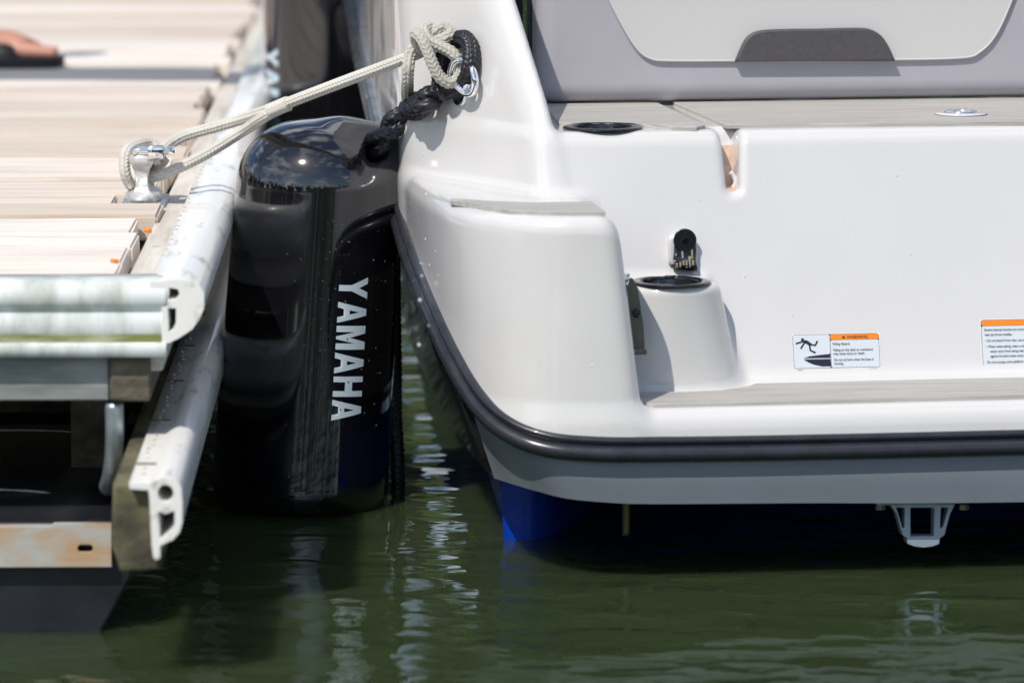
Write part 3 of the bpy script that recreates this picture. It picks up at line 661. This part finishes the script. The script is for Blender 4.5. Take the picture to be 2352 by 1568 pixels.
label(2251.5, 735, 1100, 424, [
    ('base', [rounded(4, 58, 1096, 420, 18)], P_), ('base', [rounded(4, 4, 1096, 54, 18)], M['orange']),
    ('text', [('Severe internal injuries can occur if water', 28, 104, 34, .82, .3), ('near jet thrust nozzles.', 30, 148, 34, .82, .3), ('\u2022 Do not board from rear, use swim', 34, 203, 34, .82, .3),
              ('\u2022 When water-skiing, wear a wetsuit', 36, 258, 34, .82, .3), ('water entry from being near', 72, 302, 34, .82, .3), ('against forceful water entry', 74, 347, 34, .82, .3),
              ('Do not occupy swim platform when', 40, 401, 34, .82, .3), ('YAMAHA', 44, 442, 12, 1, .3)], K_)],
    'orange-headed warning sticker about jet nozzle injuries')

# water beads left on the gelcoat
bm = bmesh.new(); rgd = random.Random(5)
spots = [(rgd.uniform(960, 2340), rgd.uniform(330, 860)) for _ in range(34)] + [(rgd.uniform(960, 1010), rgd.uniform(500, 640)) for _ in range(6)]
for px, py in spots:
    p, n_ = hitn(px, py)
    if n_.length > .5: bmesh.ops.create_icosphere(bm, subdivisions=2, radius=1, matrix=frame_at(p, n_) @ Matrix.Diagonal((*([rgd.choice((.0011, .0016, .0023))] * 2), .0009, 1)))
tag(from_bm('water_beads', bm, M['gel'], boat, True), kind='stuff')
# ================================================================== FENDERS
FZ0, FZ1 = .047, None
def make_fender(name, base, topp, Rb, Rt, lab):
    e = empty(name, base); ax = (topp - base); L = ax.length; axn = ax.normalized()
    b_bot, b_top = .060, .099
    X0 = Vector((1, 0, 0)); X0 = (X0 - axn * X0.dot(axn)).normalized(); Y0 = axn.cross(X0)
    rot = Matrix((X0, Y0, axn)).transposed().to_4x4(); e.matrix_world = Matrix.Translation(base) @ rot
    def f(x, y, z):
        r = np.sqrt(x * x + y * y); RR = Rb + (Rt - Rb) * np.clip(z / L, 0, 1)
        d = r - RR
        zt = z - L; dt = (((r / RR) ** 2.2 + (np.abs(zt) / b_top) ** 2.2) ** (1 / 2.2) - 1) * b_top
        db = (((r / RR) ** 2.6 + (np.abs(z) / b_bot) ** 2.6) ** (1 / 2.6) - 1) * b_bot
        d = np.where(z > L, dt, np.where(z < 0, db, d))
        # lug on the top right
        qx = np.abs(x - .064) - .034; qy = np.abs(y) - .008; qz = np.abs(z - (L + .040)) - .036
        lug = np.sqrt(np.maximum(qx, 0) ** 2 + np.maximum(qy, 0) ** 2 + np.maximum(qz, 0) ** 2) + np.minimum(np.maximum(np.maximum(qx, qy), qz), 0) - .016
        d = smin(d, lug, .042)
        hole = np.sqrt((x - .078) ** 2 + (z - L - .060) ** 2) - .013
        return smax(d, -hole, .008)
    xs = np.arange(-.145, .146, .0045); zz = np.concatenate([np.arange(-.075, L + .125, .0045)])
    body = implicit('body', f, xs, xs, zz, M['vinyl'], e)
    # lettering, reading downwards, wrapped on the body
    def word(phi_c, z_top, length, cap):
        gl = {'Y': [[(0, 1), (.30, 1), (.5, .68), (.70, 1), (1, 1), (.64, .42), (.64, 0), (.36, 0), (.36, .42)]],
              'A': [[(0, 0), (.27, 0), (.33, .2), (.67, .2), (.73, 0), (1, 0), (.66, 1), (.34, 1)], [(.40, .40), (.5, .74), (.60, .40)]],
              'M': [[(0, 0), (0, 1), (.32, 1), (.5, .45), (.68, 1), (1, 1), (1, 0), (.74, 0), (.74, .62), (.56, 0), (.44, 0), (.26, .62), (.26, 0)]],
              'H': [[(0, 0), (0, 1), (.28, 1), (.28, .62), (.72, .62), (.72, 1), (1, 1), (1, 0), (.72, 0), (.72, .38), (.28, .38), (.28, 0)]]}
        widths = {'Y': .98, 'A': .95, 'M': 1.08, 'H': .92}; tot = sum(widths[c] for c in 'YAMAHA') + .14 * 5; x = 0; k = length / tot
        for c in 'YAMAHA':
            me = curve_mesh([[(x + px * widths[c], py) for px, py in pl_] for pl_ in gl[c]], 0); me.materials.clear()
            bm = bmesh.new(); bm.from_mesh(me)
            for yv in np.linspace(.1, .9, 9): bmesh.ops.bisect_plane(bm, geom=bm.verts[:] + bm.edges[:] + bm.faces[:], plane_co=(0, yv, 0), plane_no=(0, 1, 0))
            for v in bm.verts:
                z = z_top - v.co.x * k; ph = phi_c + (v.co.y - .5) * cap / Rb; RR = (Rb + (Rt - Rb) * min(max(z / L, 0), 1)) + .0006
                v.co = (RR * math.sin(ph), -RR * math.cos(ph), z)
            from_bm('letter', bm, M['mark'], e, True); x += widths[c] + .14
    return e, word, L
fb = at(690, 1100, 6.42); ft = at(733, 432, 6.43)
fend, word, FL = make_fender('fender', Vector((fb.x, fb.y, .034)), ft, .127, .119, None)
tag(fend, 'glossy black fender with pale lettering hanging between dock and boat, its foot in the water', 'fender', 'black fenders between boat and dock')
print('fender', fb, ft, FL)
word(R(30.5), FL * .70 + .013, .203, .048)
# far fender
fb2 = at(770, 300, 8.35); ft2 = at(752, -30, 8.35)
fend2, word2, FL2 = make_fender('fender', Vector((fb2.x, fb2.y, fb2.z - .12)), ft2 + Vector((0, 0, .1)), .127, .122, None)
tag(fend2, 'blurred black fender farther along the boat side, above the white dock edge', 'fender', 'black fenders between boat and dock')
word2(R(-60), FL2 * .70 - .06, .22, .05)
# drops
bm = bmesh.new(); rg = random.Random(3)
for k in range(190):
    ph = R(rg.uniform(-20, 75)) if k % 3 else R(rg.gauss(12, 9)); z = rg.uniform(.08, FL * .98); r = rg.choice([.0005, .0006, .0008, .0009, .0015]); RR = .127 - .008 * z / FL
    bmesh.ops.create_icosphere(bm, subdivisions=1, radius=r, matrix=Matrix.Translation((RR * math.sin(ph), -RR * math.cos(ph), z)) @ Matrix.Diagonal((1, 1, 1.25, 1)))
d_ = from_bm('water_drops', bm, M['drop'], fend, True); d_['kind'] = 'stuff'
# date dial
dl = bmesh.new()

# ================================================================== ROPES
def wl(px, py, off): return BM @ bw(px, py, off)
KD = (BM @ hit(1020, 130)).y - .03; print('knot D', KD)
CD = 6.48
line = [at(352, 372, CD - .03), at(366, 352, CD - .02), at(392, 330, CD + .02), at(430, 310, CD + .03), at(500, 290, CD + .02), at(560, 272, CD), at(640, 246, KD + .08)]
main_ = [at(628, 250, KD + .09), at(700, 222, KD + .06), at(800, 184, KD + .03), at(880, 154, KD + .01), at(940, 131, KD), at(968, 119, KD + .012), at(992, 104, KD + .02), at(1010, 92, KD + .012)]
low_ = [at(330, 410, CD), at(372, 402, CD - .02), at(420, 381, CD - .02), at(480, 350, CD - .01), at(560, 300, CD), at(605, 270, KD + .10), at(640, 252, KD + .085)]
loopc = [at(372, 355, CD + .03), at(350, 333, CD + .04), at(330, 330, CD + .03), at(294, 344, CD - .01), at(286, 372, CD - .02), at(290, 405, CD - .02), at(305, 428, CD), at(335, 425, CD + .02), at(358, 392, CD + .01), at(378, 365, CD)]
dockline = rope('dock_line', [line, main_, low_, loopc], .0078, M['ropew'], None, .0013)
tag(dockline, 'off-white braided dock line looped on the dock cleat and running up to the boat cleat', 'rope')
sp_ = rope('splice', [[at(618, 256, KD + .088), at(640, 247, KD + .082), at(662, 238, KD + .075)]], .0108, M['ropew'], dockline, .0006)
kn = KD - .030
loopA = [at(1000, 120, kn + .03), at(975, 118, kn + .03), at(958, 98, kn + .01), at(956, 78, kn - .005), at(970, 92, kn - .016), at(982, 118, kn - .02), at(996, 152, kn - .02), at(1011, 178, kn - .018), at(1033, 190, kn - .014), at(1052, 176, kn - .01), at(1056, 150, kn - .008), at(1041, 124, kn - .008), at(1014, 108, kn - .006), at(990, 97, kn - .004), at(977, 84, kn), at(974, 70, kn + .012), at(986, 64, kn + .022), at(996, 78, kn + .03), at(1000, 100, kn + .03)]
loopB = [at(985, 112, kn + .018), at(1000, 98, kn + .008), at(1020, 89, kn + .004), at(1033, 82, kn + .01), at(1030, 70, kn + .02), at(1012, 65, kn + .02), at(997, 76, kn + .018), at(984, 92, kn + .022), at(965, 103, kn + .026), at(950, 112, kn + .026), at(941, 130, kn + .024), at(937, 164, kn + .02), at(936, 205, kn + .05), at(937, 260, 6.43), at(933, 314, 6.43), at(928, 369, 6.43), at(921, 432, 6.43)]
rope('knot', [loopA, loopB], .0082, M['ropeg'], dockline, .0014, cols=8, pitch=.013)
tl = [at(878, 960, 6.50), at(880, 1030, 6.50), at(878, 1100, 6.50), at(876, 1160, 6.50), at(875, 1215, 6.50)]
o = rope('rope_tail', [tl], .0072, M['ropeg'], dockline, .0013)
# black twisted line
def twist(name, pts, rad, off, pitch, parent, phase=0, seg=32):
    P, t = resample(catmull(pts, 16), .0014); T, N, B = frames(P); VV = []; FF = []; k = 0
    for s in (0, 1):
        a = t / pitch * 2 * np.pi + s * np.pi + phase; Q = P + off * (np.cos(a)[:, None] * N + np.sin(a)[:, None] * B)
        V, F = rope_geo(Q, t * 1.2, rad, .0019, cols=6, pitch=.017, seg=seg); VV.append(V); FF.append(F + k); k += len(V)
    return np_mesh(name, np.concatenate(VV), np.concatenate(FF), M['ropek'], parent)
HD = 6.42
bl = [at(866, 356, 6.435), at(862, 342, 6.41), at(866, 328, 6.388), at(884, 306, 6.375), at(910, 281, 6.37), at(940, 256, 6.37), at(970, 236, kn + .02), at(1004, 220, kn + .03), at(1024, 204, kn + .035)]
fl_ = twist('fender_line', bl, .0100, .0084, .085, None)
tag(fl_, 'thick black twisted fender line tied from the fender top to the boat cleat', 'rope')
eye = [bw(1014, 212, .022), bw(1010, 190, .024), bw(1012, 160, .02), bw(1022, 120, .022), bw(1042, 96, .02), bw(1064, 88, .024), bw(1080, 104, .024), bw(1082, 135, .03), bw(1077, 165, .032), bw(1068, 186, .026), bw(1046, 200, .022), bw(1020, 210, .022)]
o = rope('eye_splice', [[BM @ p for p in eye]], .0112, M['ropek'], fl_, .0018, cols=8, pitch=.013)
hang = [at(903, 560, 6.56), at(905, 700, 6.56), at(907, 830, 6.54), at(908, 950, 6.52), at(913, 1050, 6.50), at(914, 1130, 6.50), at(912, 1210, 6.50), at(912, 1260, 6.50)]
hr = rope('hanging_line', [hang], .0098, M['ropek'], None, .0016, cols=6, pitch=.016)
tag(hr, 'black line hanging into the water beside the fender', 'rope')

# ================================================================== DOCK
dk_yaw = R(1.24); DO = at(430, 700, 5.5); DO = Vector((DO.x, 5.5, 0))
dock = empty('dock', DO, dk_yaw)
tag(dock, 'weathered plank dock with white edge rails and black floats on the left', 'dock')
DM = Matrix.Translation(DO) @ Matrix.Rotation(dk_yaw, 4, 'Z'); DMI = DM.inverted()
def dl_(px, py, D): return DMI @ at(px, py, D)
DZ = .434
pe = dl_(262, 600, 5.56).x; print('plank end x', pe, 'rail outer', dl_(478, 650, 5.5).x)
pm = []
for k in range(6):
    L = 2.3; bm = bmesh.new(); nx = 14; hw = .0795 + rg.uniform(-.002, .002)
    box(bm, -L, 0, -hw, hw, -.034, 0)
    bmesh.ops.recalc_face_normals(bm, faces=bm.faces)
    bmesh.ops.bevel(bm, geom=[e for e in bm.edges], offset=.0035, segments=2, affect='EDGES')
    bmesh.ops.subdivide_edges(bm, edges=[e for e in bm.edges if abs(e.verts[0].co.x - e.verts[1].co.x) > 1], cuts=30)
    for v in bm.verts:
        if v.co.z > -.01: v.co.z += .0014 * math.sin(v.co.x * 5 + k * 2) + rg.uniform(-.0005, .0005)
        if v.co.x > -.02: v.co.x += rg.uniform(-.001, .001) + .003 * math.sin(v.co.y * 40 + k)
        v.co.y += .0012 * math.sin(v.co.x * 9 + k)
    me = bpy.data.meshes.new('plank'); bm.to_mesh(me); bm.free(); me.materials.append(M['wood']); pm.append(me)
cleat_w = dl_(330, 455, CD)
y = .145; i = 0
rgp = random.Random(11)
while y < 11.5:
    o = link('plank', pm[i % 6], None, dock); o.location = (pe + rgp.uniform(-.012, .014), y, DZ + rgp.uniform(-.002, .002)); o.rotation_euler = (rgp.uniform(-.006, .006), 0, rgp.uniform(-.003, .003))
    if abs(y - cleat_w.y) < .09: o.location.x = cleat_w.x - .045
    y += .1665; i += 1
# edge rail extrusions: profile in (x, z), swept along y
def extr(name, polys, y0, y1, m, parent=dock, bev=.0008):
    me = curve_mesh(polys, y1 - y0, bev); me.transform(Matrix.Translation((0, (y0 + y1) / 2, 0)) @ Matrix.Rotation(R(90), 4, 'X')); me.materials.clear()
    return link(name, me, m, parent)
# top rail profile
xi = dl_(372, 650, 5.5).x; tz = DZ + .006
S_ = 1 / 1885
def tp(pts): return [(xi + (x - 372) * S_, tz - (y_ - 628) * S_) for x, y_ in pts]
prof = tp([(345, 630), (372, 628), (400, 624), (430, 626), (455, 636), (468, 655), (468, 690), (458, 715), (440, 740), (410, 760), (385, 772), (372, 770), (372, 760), (372, 680), (368, 645), (345, 640)])
h1 = tp([(388, 642), (410, 646), (414, 660), (404, 672), (384, 672)]); h2 = tp([(384, 690), (405, 690), (405, 725), (398, 742), (384, 750)])
extr('edge_rail', [prof, h1, h2], .0, 11.6, M['rail'])
# end rail across the front (runs along x), profile in (y, z)
def extx(name, poly, x0, x1, m, parent=dock, bev=.001):
    me = curve_mesh([poly], x1 - x0, bev)
    me.transform(Matrix.Translation(((x0 + x1) / 2, 0, 0)) @ Matrix(((0, 0, 1, 0), (1, 0, 0, 0), (0, 1, 0, 0), (0, 0, 0, 1)))); me.materials.clear()
    return link(name, me, m, parent)
ep = [(.07, tz - .001), (.03, tz), (.012, tz - .001), (.002, tz - .006), (-.003, tz - .016), (-.003, tz - .026), (.001, tz - .032), (.006, tz - .035), (.006, tz - .040), (.002, tz - .043), (.001, tz - .062), (.005, tz - .070), (.010, tz - .073), (.010, tz - .076), (-.004, tz - .077), (-.006, tz - .080), (-.006, tz - .092), (.006, tz - .094), (.016, tz - .06), (.02, tz - .008), (.07, tz - .006)]
extx('end_rail', ep, -2.5, xi + .004, M['railmoss'])
ac = bmesh.new(); box(ac, -2.5, xi, .0005, .012, tz - .0765, tz - .066); from_bm('algae_line', ac, M['algae'], dock)
# nails on the edge rail flange
nb = bmesh.new(); bmesh.ops.create_cone(nb, cap_ends=True, segments=8, radius1=.0028, radius2=.0022, depth=.0015); nme = bpy.data.meshes.new('nail'); nb.to_mesh(nme); nb.free(); nme.materials.append(M['rust'])
for k in range(26):
    o = link('nail', nme, None, dock); o.location = (xi - .012 + rg.uniform(-.002, .002), .25 + k * .055 + rg.uniform(-.01, .01), tz + .0005)
# stringer under the rail, timber strip beside the rail
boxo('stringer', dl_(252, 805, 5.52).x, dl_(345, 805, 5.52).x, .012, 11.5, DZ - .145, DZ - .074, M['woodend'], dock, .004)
boxo('edge_board', xi - .052, xi - .001, .03, 11.5, DZ - .11, DZ - .008, M['woody'], dock, .004)
boxo('end_beam', -2.5, dl_(250, 805, 5.52).x, .02, .07, DZ - .145, DZ - .078, M['beamgrey'], dock, .003)
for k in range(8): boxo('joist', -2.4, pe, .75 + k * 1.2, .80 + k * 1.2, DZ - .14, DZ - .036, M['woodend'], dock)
# pipe
pp_ = [dl_(262, 925, 5.53), dl_(263, 980, 5.53), dl_(262, 1040, 5.54), dl_(256, 1090, 5.56), dl_(248, 1118, 5.6)]
tube('pipe', pp_, .0115, M['galv'], dock, seg=20, step=.006)
# float with chamfered corner
fx = dl_(300, 1300, 5.56).x; bm = bmesh.new()
sec = [(-2.5, -.06), (fx - .07, -.06), (fx - .036, 0.004), (fx, .07), (fx, .125), (fx - .012, .134), (-2.5, .134)]
me = curve_mesh([sec], .75, .004); me.transform(Matrix.Translation((0, .40, 0)) @ Matrix.Rotation(R(90), 4, 'X')); me.materials.clear(); link('float', me, M['float'], dock, True)
link('float', me, None, dock).location = (0, 2.2, 0); link('float', me, None, dock).location = (0, 4.4, 0)
boxo('side_beam', fx - .10, fx - .05, .42, 11.5, .0, .285, M['woodend'], dock, .003)  # added to block bright water showing under the dock in reflections
boxo('cross_brace', -2.5, fx - .02, .80, .84, .15, .29, M['woodend'], dock, .003)
# rusty angle
x1_ = dl_(255, 1250, 5.5).x; zt_, zb_ = dl_(100, 1208, 5.5).z, dl_(100, 1300, 5.5).z
hc = dl_(196, 1258, 5.5)
ap = [(-2.5, zb_), (x1_, zb_), (x1_, zt_ + .004), (x1_ - .07, zt_ + .004), (x1_ - .072, zt_), (-2.5, zt_)]
me = curve_mesh([ap, rounded(hc.x - .010, hc.z - .0052, hc.x + .010, hc.z + .0052, .005)], .005, .0005); me.transform(Matrix.Translation((0, .004, 0)) @ Matrix.Rotation(R(90), 4, 'X')); me.materials.clear()
link('angle_iron', me, M['rust'], dock)
boxo('angle_flange', -2.5, x1_, .007, .04, zt_ - .004, zt_, M['rust'], dock, .001)
# lower fender board and rail (this run leans out a little from the deck edge)
def swing(o):
    bpy.context.view_layer.update(); piv = Vector((-.05, 0, 0)); o.matrix_local = Matrix.Translation(piv) @ Matrix.Rotation(R(.05), 4, 'Z') @ Matrix.Translation(-piv) @ o.matrix_local; return o
LD = 5.20; SL_ = LD / 5.5 / 1885
b0, b1 = dl_(268, 1200, LD).x, dl_(345, 1200, LD).x; zt2 = dl_(320, 1112, LD).z; zb2 = dl_(320, 1313, LD).z
me = curve_mesh([[(b0 + .004, zb2), (b1 + .006, zb2 + .003), (b1 - .001, zb2 + .02), (b1 - .001, zt2 - .006), (b0 - .002, zt2 - .006), (b0 - .005, zb2 + .03)]], 7.68, .003); me.transform(Matrix.Translation((0, 3.56, 0)) @ Matrix.Rotation(R(90), 4, 'X')); me.materials.clear()
swing(link('rubbing_board', me, M['mosswood'], dock))
def lpx(pts): return [(dl_(345, 1200, LD).x + (x - 345) * SL_, zt2 - (y_ - 1110) * SL_) for x, y_ in pts]
lp2 = lpx([(299, 1106), (345, 1106), (358, 1098), (380, 1092), (402, 1098), (416, 1115), (419, 1150), (418, 1200), (412, 1222), (396, 1240), (374, 1250), (366, 1254), (366, 1282), (358, 1288), (352, 1282), (349, 1250), (345, 1140), (342, 1122), (299, 1119)])
hA = lpx(circle(381, 1131, 20, 20, 22)); hB = lpx([(362, 1172), (381, 1178), (403, 1170), (403, 1205), (392, 1222), (374, 1236), (364, 1238)])
swing(extr('rubbing_rail', [lp2, hA, hB], -.30, 7.4, M['rail']))
for k in range(60):
    o = link('nail', nme, None, dock); o.location = (dl_(320, 1106, LD).x + rg.uniform(-.003, .003), .05 - .29 + k * .034 + rg.uniform(-.008, .008), zt2 + .0035); o.rotation_euler = (rg.uniform(-.6, .6), rg.uniform(-.6, .6), 0); swing(o)
for k in range(5):
    for nm, x0_, x1b in (('strap', b0 - .002, b1 + .001),):
        swing(boxo(nm, dl_(299, 1106, LD).x, b1 + .001, .12 - .3 + k * .33, .126 - .3 + k * .33, zt2 + .002, zt2 + .0045, M['tarn'], dock))
for pts in ([dl_(-40, 988, 6.1), dl_(120, 989, 6.1), dl_(240, 1000, 6.1)], [dl_(-60, 1122, 5.72), dl_(80, 1128, 5.72), dl_(150, 1140, 5.72), dl_(245, 1156, 5.70)]): tube('cord', pts, .0013, M['woody'], dock, seg=6, step=.01)
for x_, y_, D_ in ((262, 600, 5.62), (338, 530, 5.95)): tube('orange_tip', [dl_(x_ - 8, y_ - 2, D_), dl_(x_ + 10, y_ + 1, D_)], .0028, M['orange'], dock, seg=8, step=.004)
# cleat on the dock
cb = cleat_w; cl_ = empty('cleat', (0, 0, 0)); cl_.parent = dock; cl_.location = (cb.x, cb.y, DZ)
def cf(x, y, z):
    foot = np.sqrt((x / .026) ** 2 + (y / .070) ** 2) - 1; foot = smax(foot * .03, np.abs(z - .004) - .006, .006)
    wv_ = .0090 + .0085 * np.clip((z - .024) / .036, -1, 1) ** 2
    post = smax(np.maximum(np.abs(x) - wv_, np.abs(y) - .045 + z * .1), np.abs(z - .030) - .032, .006)
    hollow = np.sqrt((x / .011) ** 2 + ((z - .043) / .015) ** 2) - 1
    post = smax(post, -smax(hollow * .011, np.abs(y + .05) - .012, .004), .005)
    horn = np.sqrt(x * x * .5 + (z - .060) ** 2) - .0085; horn = smax(horn, np.abs(y) - .05, .01)
    return smin(smin(foot, post, .014), horn, .012)
implicit('cleat_body', cf, np.arange(-.04, .041, .0025), np.arange(-.09, .091, .004), np.arange(-.008, .095, .0025), M['alu'], cl_)
bm = bmesh.new(); hz = .0725
tube('horn_pin', [Vector((-.012, -.045, hz)), Vector((.048, -.045, hz))], .0058, M['chrome'], cl_, seg=14, step=.01)
boxo('pin_block', .010, .033, -.056, -.034, hz - .011, hz + .007, M['chrome'], cl_, .002)
boxo('cleat_bracket', cb.x - .03, cb.x + .034, cb.y - .06, cb.y + .08, DZ - .075, DZ - .002, M['galv'], dock, .004)

# ================================================================== PERSON (only a foot is in the picture)
FD = 8.80; fo = at(145, 157, FD); per = empty('person', (fo.x, fo.y, DZ)); tag(per, 'bare foot in a black strap sandal standing on the planks', 'person')
def cap_(x, y, z, a, b_, ra, rb):
    a = np.array(a); b_ = np.array(b_); d = b_ - a; t = np.clip(((x - a[0]) * d[0] + (y - a[1]) * d[1] + (z - a[2]) * d[2]) / d.dot(d), 0, 1)
    return np.sqrt((x - a[0] - t * d[0]) ** 2 + (y - a[1] - t * d[1]) ** 2 + (z - a[2] - t * d[2]) ** 2) - (ra + (rb - ra) * t)
def footf(x, y, z):
    d = cap_(x, y, z, (-.235, 0, .045), (-.19, 0, .05), .030, .036)
    d = smin(d, cap_(x, y, z, (-.20, 0, .055), (-.085, -.01, .040), .036, .024), .03)
    d = smin(d, cap_(x, y, z, (-.10, .02, .040), (-.06, .03, .034), .022, .016), .03)
    d = smin(d, cap_(x, y, z, (-.195, 0, .07), (-.20, .0, .16), .036, .032), .03)
    d = smin(d, cap_(x, y, z, (-.20, 0, .16), (-.215, 0, .32), .032, .054), .03)
    d = smin(d, cap_(x, y, z, (-.215, 0, .32), (-.20, 0, .48), .054, .052), .04)
    for i, (tx, ty, r1) in enumerate(((-.018, -.030, .0125), (-.022, -.008, .0095), (-.030, .009, .009), (-.040, .024, .0085), (-.052, .038, .008))):
        d = smin(d, cap_(x, y, z, (-.085, ty * .8, .034), (tx, ty, .030), r1 + .004, r1), .006)
    return smax(d, .019 - z, .004)
implicit('body', footf, np.arange(-.30, .02, .005), np.arange(-.08, .081, .005), np.arange(.005, .54, .006), M['skin'], per)
for nm, (tx, ty) in enumerate(((-.010, -.030), (-.015, -.008))):
    bm = bmesh.new(); bmesh.ops.create_icosphere(bm, subdivisions=2, radius=.006, matrix=Matrix.Translation((tx, ty, .038)) @ Matrix.Diagonal((1, .8, .35, 1))); from_bm('toenail', bm, M['skin'], per, True)
outl = smooth2([(.0, -.03), (-.02, -.052), (-.09, -.052), (-.17, -.042), (-.25, -.04), (-.27, 0), (-.25, .04), (-.17, .042), (-.09, .055), (-.03, .045), (.0, .0), (.0, -.03)], 5)
me = curve_mesh([outl], .018, .002); me.transform(Matrix.Translation((0, 0, .0105))); me.materials.clear(); link('sandal', me, M['sandal'], per)
for xa, xb, hgt in ((-.140, -.078, .064), (-.185, -.155, .100)):
    V = []; n = 14
    for k in range(n + 1):
        a = math.pi * k / n
        for x_, dz in ((xa, .004), (xb, -.010)): V.append((x_ - .02 * math.sin(a), -math.cos(a) * .05, .012 + math.sin(a) ** .8 * (hgt + dz - .012)))
    F = [(2 * k, 2 * k + 1, 2 * k + 3, 2 * k + 2) for k in range(n)]
    s_ = mesh('strap', V, F, M['sandal'], per, True); sm_ = s_.modifiers.new('s', 'SOLIDIFY'); sm_.thickness = .003

# ================================================================== added out-of-view timber that casts the shadow band on the planks
shade = empty('shade_frame', (0, 0, 0)); tag(shade, 'timber crossbeam on posts over the dock', 'frame')
bt = DZ + 1.9; k = (bt - DZ) / math.sin(SUN_EL) * math.cos(SUN_EL)
sd = 8.60 - math.cos(SUN_AZ) * k; sx_r = -.50 - math.sin(SUN_AZ) * k
boxo('beam', -4.0, sx_r, sd - .11, sd + .11, bt, bt + .08, M['wood'], shade)  # sized and placed only for its shadow; its form is made up
boxo('post', -3.9, -3.8, sd - .05, sd + .05, 0, bt, M['wood'], shade)  # unseen support of the added shadow caster
